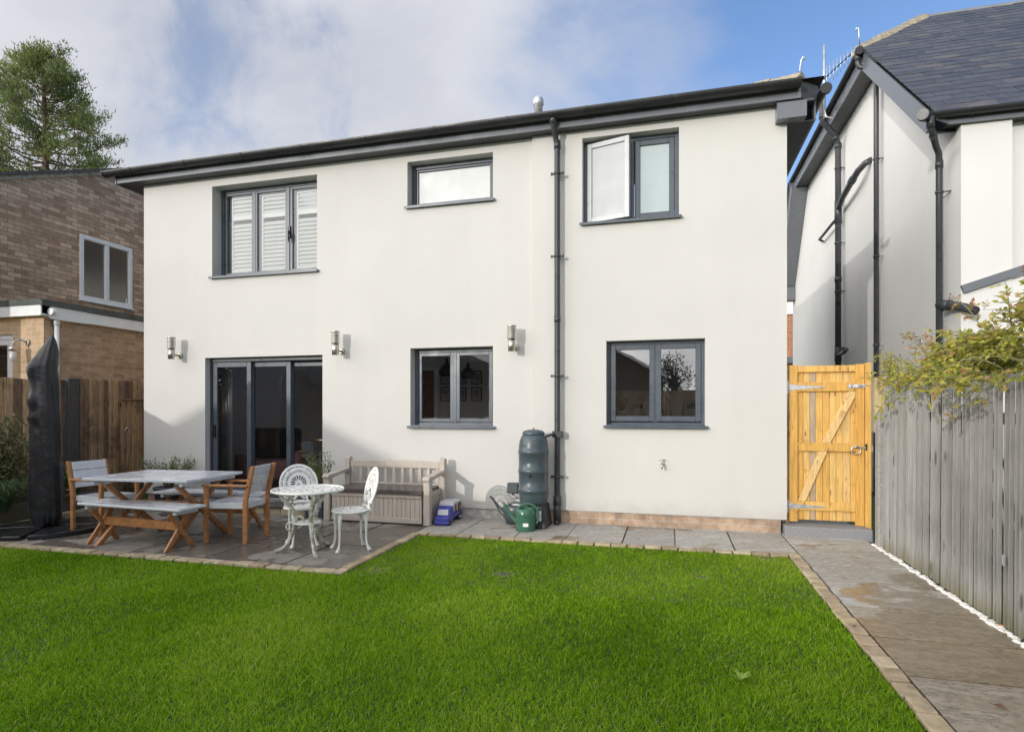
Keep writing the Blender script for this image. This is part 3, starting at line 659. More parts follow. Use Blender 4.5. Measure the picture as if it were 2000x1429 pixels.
# hipped roof
mb = MB(); ex0, ex1, ey0, ey1, ez = -8.46, 1.66, 7.31, 15.2, 5.19
rz = ez + math.tan(R(23)) * (ey1 - ey0) / 2; rx1 = ex1 - (ey1 - ey0) / 2; my = (ey0 + ey1) / 2
mb.quad((ex0, ey0, ez), (ex1, ey0, ez), (rx1, my, rz), (ex0, my, rz)); mb.quad((ex1, ey0, ez), (ex1, ey1, ez), (rx1, my, rz)); 
rs = lambda f: ((ex0, my + (ey1 - my) * f, rz + (ez - rz) * f), (rx1 + (ex1 - rx1) * f, my + (ey1 - my) * f, rz + (ez - rz) * f))
for fa, fb in ((0, .10), (.62, 1.0)): (a1, b1_), (a2, b2_) = rs(fa), rs(fb); mb.quad(b2_, a2, a1, b1_)      # unseen strip left open in the rear slope, added to light the rooms
mb.quad((ex0, ey1, ez), (ex0, ey0, ez), (ex0, my, rz))
mb.build('roof', M['roof'], house)
mb = MB()
hd = Vector((rx1 - ex1, my - ey0, rz - ez)); 
for k in range(9):
    p = Vector((ex1, ey0, ez + .03)) + hd * (k * .075 + .05); q = p + hd * .083 + Vector((0, 0, -.01)); sd = hd.cross(Vector((0, 0, 1))).normalized()
    mb._add([p - sd * .13 - Vector((0, 0, .05)), p + Vector((0, 0, .07)), p + sd * .13 - Vector((0, 0, .05)), q - sd * .12 - Vector((0, 0, .05)), q + Vector((0, 0, .06)), q + sd * .12 - Vector((0, 0, .05))], [(0, 1, 4, 3), (1, 2, 5, 4), (0, 2, 1), (3, 4, 5), (0, 3, 5, 2)])
mb.build('hip_tiles', M['hip'], house)
mb = MB(); hp = Vector((ex1, ey0, ez + .03)) + hd * .05; mb.tube([hp, hp + Vector((-.03, -.03, .08)), hp + Vector((-.02, -.05, .17)), hp + Vector((-.005, -.06, .20)), hp + Vector((.012, -.06, .19)), hp + Vector((.01, -.05, .175))], [.011, .010, .010, .012, .012, .010], 8); mb.build('hip_iron', M['galv'], house)
mb = MB(); mb.lathe([(.06, 0), (.06, .32), (.075, .33), (.075, .40), (.05, .44), (.02, .46)], (-1.86, 8.35, 5.52), 20); mb.build('flue', M['galv'], house)
# downpipe on the facade
PX = -1.405; PY = 7.41
mb = MB(); mb.tube([(PX - .03, FY - .062, 5.12), (PX - .03, FY - .062, 5.02), (PX - .02, PY - .05, 4.93), (PX, PY, 4.80), (PX, PY, .10), (PX, PY - .01, .04), (PX, PY - .05, -.01)], .037, 16)
mb.tube([(PX - .03, FY - .062, 5.14), (PX - .03, FY - .062, 5.02)], .046, 16); mb.tube([(PX, PY, 4.86), (PX, PY, 4.76)], .044, 16); mb.tube([(PX, PY, 2.56), (PX, PY, 2.64)], .042, 16)
mb.tube([(PX, PY, .36), (PX, PY, .24)], .052, 16); mb.tube([(PX, PY, .30), (PX, PY, .02)], .049, 16)
dp = mb.build('downpipe', M['pipe'], house)
for z in (4.45, 3.4, 1.88, .60):
    mb = MB(); mb.tube([(PX, PY, z - .014), (PX, PY, z + .014)], .047, 16); mb.box(PX - .075, PX + .075, PY - .012, PY + .012, z - .011, z + .011); mb.box(PX - .02, PX + .02, PY + .03, HY, z - .01, z + .01)
    for s_ in (-1, 1): mb.tube([(PX + s_ * .072, PY, z - .016), (PX + s_ * .072, PY, z + .016)], .014, 8)
    mb.build('bracket', M['pipe'], dp)
mb = MB(); mb.box(PX - .06, PX + .07, PY - .055, PY + .05, 1.10, 1.18); mb.build('diverter', M['pipe'], dp, bevel=.006)
mb = MB(); mb.box(-1.98, -1.15, 7.478, 7.50, .0, .02); 

# ---------------------------------------------------------------- neighbouring house in brown brick
nb = thing('brick_house', 'brown brick house with a flat roofed tan extension, behind the brown fence', 'house', (-11, 9, 0))
NX = -11.0
win = (8.81, 9.96, 3.58, 4.84)
w = MB(); zt = lambda y: 5.40 + .425 * (y - 7.42)
Y0, Y1 = 5.2, 15.0; ridge = 10.7
def cell(y0, y1, z0, z1): w.quad((NX, y0, z0), (NX, y1, z0), (NX, y1, z1), (NX, y0, z1))
cell(Y0, win[0], 0, 4.2); w.quad((NX, Y0, 4.2), (NX, win[0], 4.2), (NX, win[0], zt(win[0])), (NX, Y0, zt(Y0)))
cell(win[0], win[1], 0, win[2]); w.quad((NX, win[0], win[3]), (NX, win[1], win[3]), (NX, win[1], zt(win[1])), (NX, win[0], zt(win[0])))
cell(win[1], ridge, 0, 4.2); w.quad((NX, win[1], 4.2), (NX, ridge, 4.2), (NX, ridge, zt(ridge)), (NX, win[1], zt(win[1])))
w.quad((NX, ridge, 0), (NX, Y1, 0), (NX, Y1, zt(ridge) - .425 * 4.3), (NX, ridge, zt(ridge)))
w.quad((NX, win[0], win[2]), (NX, win[0], win[3]), (NX - .1, win[0], win[3]), (NX - .1, win[0], win[2])); w.quad((NX, win[1], win[3]), (NX, win[1], win[2]), (NX - .1, win[1], win[2]), (NX - .1, win[1], win[3]))
w.quad((NX, win[0], win[3]), (NX, win[1], win[3]), (NX - .1, win[1], win[3]), (NX - .1, win[0], win[3]))
w.build('wall', M['brick_dark'], nb)
w = MB(); w.quad((NX - 8, Y0, 0), (NX, Y0, 0), (NX, Y0, zt(Y0)), (NX - 8, Y0, zt(Y0))); w.build('wall', M['brick_tan'], nb)
mb = MB()
for k in range(39):
    y0 = Y0 - .2 + k * .145; z0 = zt(y0); mb.tint = random.random()
    mb.prism([(NX + .09 + random.uniform(-.01, .012), y0, z0 + .03), (NX + .09, y0 + .19, z0 + .03 + .081 - .02), (NX + .09, y0 + .19, z0 + .09 + .061), (NX + .09, y0, z0 + .075)], (-8, 0, 0))
mb.quad((NX + .05, ridge, zt(ridge)), (NX + .05, Y1, zt(ridge) - 1.8), (NX - 8, Y1, zt(ridge) - 1.8), (NX - 8, ridge, zt(ridge))); mb.build('roof', M['roof'], nb)
mb = MB(); mb.bar((NX + .03, Y0 - .2, zt(Y0 - .2) - .02), (NX + .03, ridge, zt(ridge) - .02), .06, .07, (0, -.4, .9)); mb.build('verge', M['hip'], nb)
def ywin(parent, x, h, fw=.075, bars=(), name='window'):
    y0, y1, z0, z1 = h; mb = MB()
    mb.box(x - .05, x + .02, y0, y0 + fw, z0, z1); mb.box(x - .05, x + .02, y1 - fw, y1, z0, z1); mb.box(x - .05, x + .02, y0 + fw, y1 - fw, z1 - fw, z1); mb.box(x - .05, x + .02, y0 + fw, y1 - fw, z0, z0 + fw)
    for b in bars: mb.box(x - .05, x + .018, b - .045, b + .045, z0 + fw, z1 - fw)
    mb.box(x - .02, x + .05, y0 - .02, y1 + .02, z0 - .035, z0)
    return mb.build(name, M['upvc'], parent, bevel=.008)
f = ywin(nb, NX, win, .085, [(win[0] + win[1]) / 2])
ym = (win[0] + win[1]) / 2
for p0, p1, gm in ((win[0] + .08, ym - .04, 'glass_rip'), (ym + .04, win[1] - .08, 'glass_rip')):
    p = MB(); p.quad((NX - .02, p0, win[2] + .08), (NX - .02, p1, win[2] + .08), (NX - .02, p1, win[3] - .08), (NX - .02, p0, win[3] - .08)); p.build('pane', M[gm], f)
p = MB(); p.quad((NX - .5, win[0] - .3, 3.3), (NX - .5, win[1] + .3, 3.3), (NX - .5, win[1] + .3, 5), (NX - .5, win[0] - .3, 5)); p.build('room_wall', M['inner'], nb)
EX, EY = -9.62, 7.12
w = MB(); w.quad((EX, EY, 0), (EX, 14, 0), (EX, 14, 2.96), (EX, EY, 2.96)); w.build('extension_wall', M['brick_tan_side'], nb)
DW = (-11.6, -10.28, .1, 2.67)
w = MB(); holed_wall(w, -16, EX, 0, 2.96, [DW], EY, .12); w.build('extension_wall', M['brick_tan'], nb)
mb = MB(); x0, x1, z0, z1 = DW; y = EY + .03
for q in ((x0, x0 + .08, z0, z1), (x1 - .08, x1, z0, z1), (x0 + .08, x1 - .08, z1 - .08, z1), (x0 + .08, x1 - .08, z0, z0 + .1)): mb.box(q[0], q[1], y, y + .07, q[2], q[3])
for q in ((x1 - .17, x1 - .085, z0 + .1, z1 - .085), (x0 + .085, x1 - .17, z1 - .17, z1 - .085), (x1 - .72, x1 - .64, z0 + .1, z1 - .17)): mb.box(q[0], q[1], y + .005, y + .06, q[2], q[3])
f = mb.build('garden_door', M['upvc'], nb, bevel=.006)
p = MB(); p.quad((x0 + .08, y + .03, z0 + .1), (x1 - .17, y + .03, z0 + .1), (x1 - .17, y + .03, z1 - .17), (x0 + .08, y + .03, z1 - .17)); p.build('pane', M['glass'], f)
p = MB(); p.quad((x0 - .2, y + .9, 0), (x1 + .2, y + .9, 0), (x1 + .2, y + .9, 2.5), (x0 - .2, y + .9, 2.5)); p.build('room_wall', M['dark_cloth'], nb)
mb = MB(); mb.box(-16, EX + .10, EY - .12, EY - .10, 2.93, 3.09); mb.box(EX + .10, EX + .12, EY + .02, 14, 2.90, 3.08); mb.box(EX + .12, EX + .125, EY + .02, EY + .62, 2.89, 3.085); mb.build('fascia', M['upvc'], nb)
mb = MB(); mb.box(-16, EX + .09, EY - .13, 14, 3.095, 3.19); mb.box(EX + .09, EX + .14, EY - .13, 14, 3.085, 3.17); mb.build('flat_roof', M['felt'], nb)
mb = MB(); mb.box(-16, EX + .1, EY - .1, EY, 2.94, 2.96); mb.box(EX, EX + .1, EY, 14, 2.92, 2.945); mb.build('soffit', M['upvc'], nb)
mb = MB(); mb.tube([(EX + .16, EY - .02, 3.0), (EX + .16, EY + .05, 3.0)], .055, 12); mb.build('gutter_end', M['upvc'], nb)
mb = MB(); mb.tube([(EX + .06, EY + .16, 2.92), (EX + .06, EY + .16, 0)], .035, 12); mb.tube([(EX + .06, EY + .16, 2.92), (EX + .06, EY + .16, 2.80)], .042, 12); mb.build('downpipe', M['upvc'], nb)

# ---------------------------------------------------------------- rendered house beyond the grey fence
rh = thing('slate_roofed_house', 'white rendered house with blue grey slate roof and many dark pipes, beyond the wooden gate', 'house', (5, 12, 0))
RX, RYF = 3.45, 8.62
w = MB()
w.quad(*[(RX, y, z) for y, z in ((RYF, 0), (RYF, 4.98), (11.35, 7.35), (17.2, 7.35), (19.0, 4.9), (19.0, 0))][::-1])
w.quad((RX, RYF, 0), (11, RYF, 0), (11, RYF, 4.98), (RX, RYF, 4.98))
w.build('wall', M['render2'], rh)
w = MB(); w.prism([(3.98, RYF - .003, 3.02), (11, RYF - .003, 5.2), (11, RYF - .003, 0), (3.98, RYF - .003, 0)][::-1], (0, -.0, 0)) if False else None
w = MB(); w.box(RX - .004, 3.98, RYF - .13, RYF - .001, 0, 4.975); w.prism([(3.981, RYF - .13, 0), (11, RYF - .13, 0), (11, RYF - .13, 5.5), (3.981, RYF - .13, 3.02)], (0, .129, 0)); w.build('pier', M['render2'], rh)
mb = MB(); mb.bar((RX + .0, RYF - .15, 2.93), (6.5, RYF - .15, 3.93), .04, .10, (0, 0, 1)); mb.build('flashing', M['fascia'], rh)
# slates on the front slope
mb = MB(); pit = math.atan2(2.5, 2.9); EYy, EZ = 8.38, 5.10; cs, sn = math.cos(pit), math.sin(pit)
gauge = .20; L_ = (12.55 - EYy) / cs; n = int(L_ / gauge)
for i in range(n + 1):
    s0 = i * gauge; y0 = EYy + s0 * cs; z0 = EZ + s0 * sn
    xl = 3.13 if y0 < 11.35 else 3.13 + (y0 - 11.35) * 1.08
    x = xl - (.17 if i % 2 else 0); j = 0
    while x < 11:
        x1 = x + .34; a_ = max(x, xl) + .004
        mb.tint = random.random(); t = .012 + random.uniform(0, .004); s1 = s0 + gauge * 1.35
        if x1 > xl + .02:
            nv = Vector((0, -sn, cs)); p0 = Vector((0, y0, z0)); p1 = Vector((0, EYy + s1 * cs, EZ + s1 * sn)) - nv * .006; jit = random.uniform(-.006, .006)
            yu = EYy + s1 * cs; xu = 3.13 if yu < 11.35 else 3.13 + (yu - 11.35) * 1.08; P = [p0 + Vector((0, cs, sn)) * jit + Vector((a_, 0, 0)), p0 + Vector((0, cs, sn)) * jit + Vector((x1 - .002, 0, 0)), p1 + Vector((max(x1 - .002, xu + .003), 0, 0)), p1 + Vector((max(a_, xu), 0, 0))]
            mb.prism([p + nv * .006 for p in P], nv * t)
        x = x1
rf = mb.build('roof', M['slate'], rh)
mb = MB(); mb.quad((3.13, 11.35, 7.6), (4.48, 12.6, 8.66), (4.48, 16.0, 8.66), (3.13, 17.2, 7.6)); mb.quad((4.48, 12.6, 8.66), (11, 12.6, 8.66), (11, 16, 8.66), (4.48, 16, 8.66)); mb.build('back_slope', M['slate'], rh)
mb = MB()
hp0 = Vector((3.10, 11.36, 7.64)); hp1 = Vector((4.46, 12.58, 8.70)); hd = hp1 - hp0
for k in range(4):
    p = hp0 + hd * k * .25; q = hp0 + hd * (k * .25 + .262); sd = hd.cross(Vector((0, 0, 1))).normalized()
    up = Vector((0, 0, 1)); o = Vector((0, 0, .01 * (k % 2)))
    mb._add([p - sd * .15 - up * .07 + o, p - sd * .06 + up * .07 + o, p + sd * .06 + up * .07 + o, p + sd * .15 - up * .07 + o, q - sd * .15 - up * .07 + o, q - sd * .06 + up * .06 + o, q + sd * .06 + up * .06 + o, q + sd * .15 - up * .07 + o], [(0, 1, 5, 4), (1, 2, 6, 5), (2, 3, 7, 6), (0, 3, 2, 1), (4, 5, 6, 7), (0, 4, 7, 3)])
mb.build('hip_tiles', M['hip'], rf)
mb = MB(); mb.tube([(4.40, 12.58, 8.70), (11, 12.58, 8.70)], .06, 8); mb.build('ridge', M['fascia'], rf)
mb = MB(); mb.tube([(3.10, 11.3, 7.62), (3.08, 11.26, 7.80), (3.06, 11.22, 7.92), (3.03, 11.22, 7.93), (3.02, 11.22, 7.88)], .011, 8); mb.build('hip_iron', M['galv'], rf)
# near rake: barge board and soffit
d3 = Vector((0, 2.9, 2.5)).normalized(); nv = Vector((0, -d3.z, d3.y))
b0 = Vector((3.15, 8.46, 5.10)); b1 = Vector((3.15, 11.40, 7.635))
mb = MB(); mb.prism([b0 - nv * .01, b1 - nv * .01, b1 - nv * .25 - d3 * .15, b0 - nv * .25 + d3 * .12], (.022, 0, 0)); mb.build('barge_board', M['fascia'], rh)
mb = MB(); mb.prism([b0 - nv * .23 + Vector((.022, 0, 0)), b1 - nv * .23 + Vector((.022, 0, 0)), b1 - nv * .23 + Vector((.32, 0, 0)), b0 - nv * .23 + Vector((.32, 0, 0))], nv * .012); mb.build('soffit', M['soffit'], rh)
# level eave on top of the gable, running back, then the far rake
mb = MB(); mb.box(3.14, 3.16, 11.36, 17.3, 7.288, 7.625); mb.build('fascia', M['fascia'], rh)
mb = MB(); mb.box(3.16, 3.46, 11.36, 17.3, 7.30, 7.32); mb.build('soffit', M['soffit'], rh)
gutter(rh, (3.095, 11.25, 7.58), (3.095, 17.25, 7.58), r=.055, off=.3, clip=1.4)
mb = MB(); mb.tube([(3.08, 11.235, 7.555), (3.08, 11.28, 7.555)], .07, 16); mb.build('gutter_end', M['gutter'], rh)
f0 = Vector((3.05, 17.25, 7.50)); f1 = Vector((3.05, 18.95, 5.0))
mb = MB(); mb.prism([f0, f1, f1 + Vector((0, -.12, -.22)), f0 + Vector((0, -.30, -.22))], (.4, 0, 0)); mb.box(3.05, 3.45, 18.6, 18.95, 4.62, 4.99); mb.build('barge_board', M['fascia'], rh)
mb = MB(); mb.prism([f0 + Vector((-.04, .05, .06)), f1 + Vector((-.04, .05, .06)), f1 + Vector((-.04, 0, .0)), f0 + Vector((-.04, 0, .0))], (.5, 0, 0)); mb.build('back_slope', M['slate'], rh)
# front eave
mb = MB(); mb.box(3.30, 11, 8.44, 8.46, 4.965, 5.155); mb.prism([(3.16, 8.40, 5.02), (3.30, 8.44, 4.965), (3.30, 8.44, 5.12), (3.16, 8.40, 5.12)], (0, .02, 0)); mb.build('fascia', M['fascia'], rh)
mb = MB(); mb.box(3.30, 11, 8.46, RYF + .05, 4.98, 4.995); mb.build('soffit', M['soffit'], rh)
gutter(rh, (3.06, 8.37, 5.09), (11, 8.37, 5.09), r=.06, off=.45, clip=.8)
mb = MB(); mb.tube([(3.08, 8.37, 5.065), (3.02, 8.35, 5.05), (2.96, 8.27, 5.03), (2.93, 8.20, 5.02)], .064, 14); mb.build('gutter_end', M['gutter'], rh)
# pipes on the gable wall
def pipe(path, r, joints=(), name='downpipe', brackets=(), m='pipe', wall=RX):
    mb = MB(); mb.tube(path, r, 16)
    for p, q in joints: mb.tube([p, q], r * 1.18, 16)
    o = mb.build(name, M[m], rh)
    for (x, y, z) in brackets:
        k = MB(); k.tube([(x, y, z - .018), (x, y, z + .018)], r * 1.22, 14); k.bar((x, y, z), (wall, y - .03, z), .022, .016); k.bar((x + .02, y, z - .10), (wall, y - .03, z), .012, .010); k.build('bracket', M[m], o)
    return o
pipe([(3.08, 11.34, 7.56), (3.08, 11.34, 7.40), (3.10, 11.34, 7.32), (3.24, 11.32, 7.26), (3.33, 11.30, 7.20), (3.35, 11.30, 7.08), (3.35, 11.30, 0)], .04,
     [((3.08, 11.34, 7.56), (3.08, 11.34, 7.42)), ((3.35, 11.3, 7.14), (3.35, 11.3, 7.04))], brackets=[(3.35, 11.3, z) for z in (5.7, 4.05, 2.55)])
pipe([(3.06, 8.33, 5.03), (3.06, 8.33, 4.93), (3.09, 8.36, 4.86), (3.24, 8.66, 4.80), (3.31, 8.76, 4.74), (3.33, 8.80, 4.6), (3.33, 8.80, 0)], .038,
     [((3.06, 8.33, 5.03), (3.06, 8.33, 4.90)), ((3.33, 8.8, 4.66), (3.33, 8.8, 4.56)), ((3.12, 8.42, 4.845), (3.14, 8.46, 4.835))], brackets=[(3.33, 8.8, z) for z in (4.25, 2.80)])
sp_ = pipe([(2.98, 13.35, 8.05), (2.98, 13.35, 7.42), (3.0, 13.36, 7.34), (3.28, 13.56, 7.08), (3.33, 13.6, 6.95), (3.33, 13.6, 0)], .058,
     [((2.98, 13.35, 7.50), (2.98, 13.35, 7.40)), ((3.25, 13.54, 7.10), (3.29, 13.57, 7.05)), ((3.33, 13.6, 6.96), (3.33, 13.6, 6.86)), ((3.33, 13.6, 5.78), (3.33, 13.6, 5.30)), ((3.33, 13.6, 4.2), (3.33, 13.6, 4.1)), ((3.33, 13.6, 2.75), (3.33, 13.6, 2.45))], 'soil_pipe', [(3.33, 13.6, z) for z in (6.45, 4.9, 3.9)])
mb = MB(); mb.tube([(3.33, 13.55, 5.62), (3.28, 13.1, 5.66), (3.26, 12.3, 5.74), (3.28, 12.05, 5.80), (3.36, 11.93, 5.88), (3.46, 11.88, 5.92)], .056, 14); mb.tube([(3.26, 12.42, 5.73), (3.26, 12.28, 5.745)], .068, 14); mb.build('branch', M['pipe'], sp_)
mb = MB(); mb.tube([(3.33, 13.6, 5.45), (3.33, 15.2, 5.42), (3.42, 15.3, 5.40)], .03, 10); mb.build('branch', M['pipe'], sp_)
mb = MB(); mb.tube([(3.33, 13.6, 2.58), (3.30, 13.0, 2.60), (3.28, 12.8, 2.62)], .04, 10); mb.tube([(3.3, 13.1, 2.56), (3.3, 13.1, 2.7)], .03, 10); mb.build('branch', M['pipe'], sp_)
mb = MB(); mb.tube([(3.33, 8.80, 2.80), (3.39, 8.62, 2.765), (3.45, 8.42, 2.70), (3.50, 8.26, 2.63)], .055, 16); mb.tube([(3.35, 8.72, 2.785), (3.385, 8.63, 2.767)], .068, 16); mb.build('branch', M['pipe'], rh)
mb = MB(); mb.tube([(3.455, 9.72, 2.42), (3.44, 9.72, 2.42)], .045, 16); mb.build('vent', M['steel'], rh)

# brick house far behind, seen in the gap
fh = thing('brick_house', 'distant red brick house glimpsed in the gap between the two pale houses', 'house', (7, 31, 0))
w = MB(); w.box(4.6, 10, 30, 36, 0, 7.3); w.build('wall', M['brick_red'], fh)
w = MB(); w.prism([(4.2, 29.6, 7.301), (10.4, 29.6, 7.301), (10.4, 33, 9.0), (4.2, 33, 9.0)], (0, 0, .1)); w.build('roof', M['roof'], fh)
w = MB(); w.box(4.95, 5.55, 29.94, 30.02, 5.9, 7.1)
for k in range(3): w.box(4.98 + k * .19, 5.13 + k * .19, 29.92, 29.94, 5.9, 7.1)
w.build('window', M['upvc'], fh)
w = MB(); w.box(4.5, 6, 29.7, 29.9, 3.6, 3.9); w.build('canopy', M['fascia'], fh)

# ---------------------------------------------------------------- fences and gate
def fence_boards(x, y0, y1, z0, z1, pitch, face, lap=.012, jz=.006, tilt=0.0, skip=()):
    """vertical feather edge boards along Y, weather side towards face (+1/-1 in X)"""
    mb = MB(); y = y0; i = 0
    while y < y1 - .01:
        wd = min(pitch * random.uniform(.94, 1.06), y1 - y); mb.tint = random.random(); t = random.uniform(-jz, jz); o = random.uniform(-.006, .006)
        s = face
        if i not in skip:
            e = lap + wd - (.0015 if lap == 0 else 0)
            mb.prism([(x + s * o, y, z0), (x + s * (.028 + o), y, z0), (x + s * (.004 + o), min(y + e, y1 + .004), z0), (x + s * (o - .001), min(y + e, y1 + .004), z0)][::s], (random.uniform(-.004, .004), random.uniform(-.004, .004) + tilt, z1 - z0 + t))
        y += wd; i += 1
    return mb
FX = -9.1
lf = thing('wooden_fence', 'tall brown weathered vertical board fence with damp streaks, behind the covered parasol', 'fence', (FX, 6, 0))
fence_boards(FX, 2.0, 7.06, -.05, 1.905, .125, 1, .01).build('panel', M['fence_brown'], lf, bevel=.002)
fence_boards(FX + .02, 7.26, 7.98, -.05, 1.95, .088, 1, .0).build('panel', M['fence_brown'], lf, bevel=.003)
fence_boards(FX + .02, 7.98, 9.2, 1.64, 1.95, .088, 1, .0).build('panel', M['fence_brown'], lf, bevel=.003)
mb = MB(); mb.box(FX - .05, FX + .06, 7.07, 7.25, -.1, 1.945); mb.build('post', M['post_dark'], lf, bevel=.01)
mb = MB(); mb.box(FX - .05, FX - .005, 2.0, 9.2, .3, .38); mb.box(FX - .05, FX - .005, 2.0, 9.2, 1.5, 1.58); mb.build('rail', M['fence_brown'], lf)
sg = thing('wooden_gate', 'low brown side gate with a steel ring latch, set into the brown fence', 'gate', (FX, 8.5, 0))
fence_boards(FX + .035, 8.0, 8.98, .02, 1.60, .10, 1, .0).build('panel', M['fence_brown'], sg, bevel=.003)
mb = MB(); mb.box(FX + .03, FX + .075, 7.99, 8.99, 1.60, 1.635); mb.build('capping', M['fence_brown'], sg, bevel=.004)
mb = MB(); mb.tube(arc((FX + .08, 8.07, 1.09), .042, 0, 2 * math.pi, 20, (0, 1, 0), (0, 0, 1)), .008, 8, cap=False); mb.lathe([(.018, -.02), (.018, .02)], (FX + .07, 8.07, 1.13), 10); mb.build('ring_latch', M['steel'], sg)

RFX = 2.15
rfn = thing('grey_fence', 'silvery grey weathered vertical board fence along the paved path', 'fence', (RFX, 5, 0))
fb = fence_boards(RFX, 2.2, 6.98, .01, 1.70, .066, -1, .0, .006)
for k, p in enumerate(fb.v):                                   # the fence leans and bows a little
    fb.v[k] = (p[0] + .012 * math.sin(p[1] * 1.7) + .008 * (p[2] - .8), p[1], p[2] + .012 * math.sin(p[1] * 2.3))
fb.build('panel', M['fence_grey'], rfn, bevel=.003)
mb = MB(); mb.box(RFX + .03, RFX + .08, 2.2, 7.0, .35, .43); mb.box(RFX + .03, RFX + .08, 2.2, 7.0, 1.35, 1.43); mb.build('rail', M['fence_grey'], rfn)
mb = MB(); mb.box(2.105, 2.20, 7.03, 7.15, -.1, 1.42); mb.build('post', M['concrete'], rfn, bevel=.012)
mb = MB(); mb.tint = .2; mb.box(2.125, 2.235, 7.16, 7.26, 1.2, 1.80); mb.build('post', M['pale_post'], rfn, bevel=.006)
mb = MB(); mb.box(RFX - .034, RFX - .022, 4.62, 4.64, .42, .49); mb.build('tag_plate', M['galv'], rfn)

GY = 7.60
gt = thing('garden_gate', 'honey coloured ledged and braced wooden gate with galvanised strap hinges', 'gate', (1.75, GY, 0))
z0, z1 = .135, 1.975; xa, xb = 1.335, 2.135
mb = MB(); x = xa + .09; i = 0
for wd in (.075, .070, .062, .075, .072, .072, .072, .075, .058):
    mb.tint = [.1, .45, .76, .3, .2, .5, .42, .55, .3][i]; mb.box(x + .0015, x + wd - .0015, GY + .035, GY + .052, z0 + .02, z1 - .05); x += wd; i += 1
mb.build('plank', M['gate_wood'], gt, bevel=.005)
mb = MB(); mb.tint = .22; mb.box(xa, xa + .098, GY, GY + .034, z0, z1); mb.tint = .12; mb.box(xb - .092, xb, GY, GY + .034, z0 - .02, z1)
mb.tint = .28; mb.box(xa + .099, xb - .093, GY + .002, GY + .034, z1 - .085, z1 - .01)
for k, (a, b) in enumerate(((1.665, 1.775), (.965, 1.065), (.275, .375))): mb.tint = .15 + .09 * k; mb.box(xa + .099, xb - .093, GY + .002, GY + .034, a, b)
mb.build('frame', M['gate_wood'], gt, bevel=.004)
mb = MB(); mb.tint = .98
mb.prism([(xa + .10, GY + .004, .377), (xa + .185, GY + .004, .377), (xa + .415, GY + .004, .963), (xa + .32, GY + .004, .963)], (0, .03, 0))
mb.prism([(xa + .36, GY + .004, 1.067), (xa + .45, GY + .004, 1.067), (xb - .094, GY + .004, 1.60), (xb - .094, GY + .004, 1.663), (xb - .165, GY + .004, 1.663)], (0, .03, 0))
mb.build('brace', M['gate_wood'], gt, bevel=.004)
mb = MB(); mb.tint = .25; mb.box(2.14, 2.20, GY - .02, GY + .07, .05, 1.985); mb.build('post', M['gate_wood'], gt, bevel=.004)
mb = MB(); mb.tint = .7; mb.box(1.302, 1.331, GY - .01, GY + .08, .05, 1.96); mb.build('post', M['fence_brown'], gt, bevel=.003)
for zc in (1.715, .318):
    mb = MB(); mb.prism([(xa - .0, GY - .006, zc - .033), (xa + .39, GY - .006, zc - .006), (xa + .39, GY - .006, zc + .006), (xa, GY - .006, zc + .033)], (0, .004, 0)); mb.box(xa - .035, xa - .002, GY - .014, GY - .008, zc - .075, zc + .075); mb.tube([(xa - .002, GY - .01, zc - .06), (xa - .002, GY - .01, zc + .06)], .007, 8); mb.build('hinge', M['galv'], gt)
mb = MB(); mb.box(xb - .175, 2.175, GY - .005, GY - .001, 1.70, 1.742); mb.tube([(xb - .16, GY - .015, 1.725), (2.19, GY - .015, 1.725)], .007, 8); mb.tube([(xb - .12, GY - .015, 1.725), (xb - .12, GY - .03, 1.69)], .007, 8)
for k in range(3): mb.box(xb - .15 + k * .07, xb - .135 + k * .07, GY - .024, GY - .001, 1.705, 1.745)
mb.build('bolt', M['galv'], gt)
mb = MB(); cx = xb - .095; mb.tube(arc((cx, GY - .03, .985), .048, 0, 2 * math.pi, 24), .0075, 8, cap=False); mb.lathe([(.03, 0), (.03, .012), (.012, .02)], (cx, GY - .012, 1.015), 14); mb.box(cx + .02, cx + .155, GY - .012, GY - .004, 1.008, 1.024); mb.box(cx + .10, cx + .118, GY - .02, GY, .985, 1.06); mb.box(cx + .15, cx + .172, GY - .035, GY - .018, .975, 1.045); mb.build('ring_latch', M['steel'], gt)
st = MB(); st.box(1.262, 2.165, 7.40, 7.72, -.03, .112); tag(st.build('concrete_step', M['granite'], bevel=.015, seg=2), 'speckled grey concrete step below the wooden gate', 'step')
# step at the sliding door
sd = thing('door_step', 'low stone doorstep under the sliding patio doors', 'step', (-5.9, 7.3, 0))
mb = MB(); mb.tint = .5; mb.box(-6.95, -4.80, 7.08, 7.53, .085, .125); mb.build('tread', M['patio'], sd, bevel=.006)
mb = MB(); x = -6.93
while x < -4.85:
    wd = min(random.uniform(.16, .3), -4.82 - x); mb.tint = random.random(); mb.box(x + .006, x + wd - .004, 7.10 + random.uniform(0, .015), 7.4, -.02, .083); x += wd
mb.build('riser', M['sett'], sd, bevel=.008)

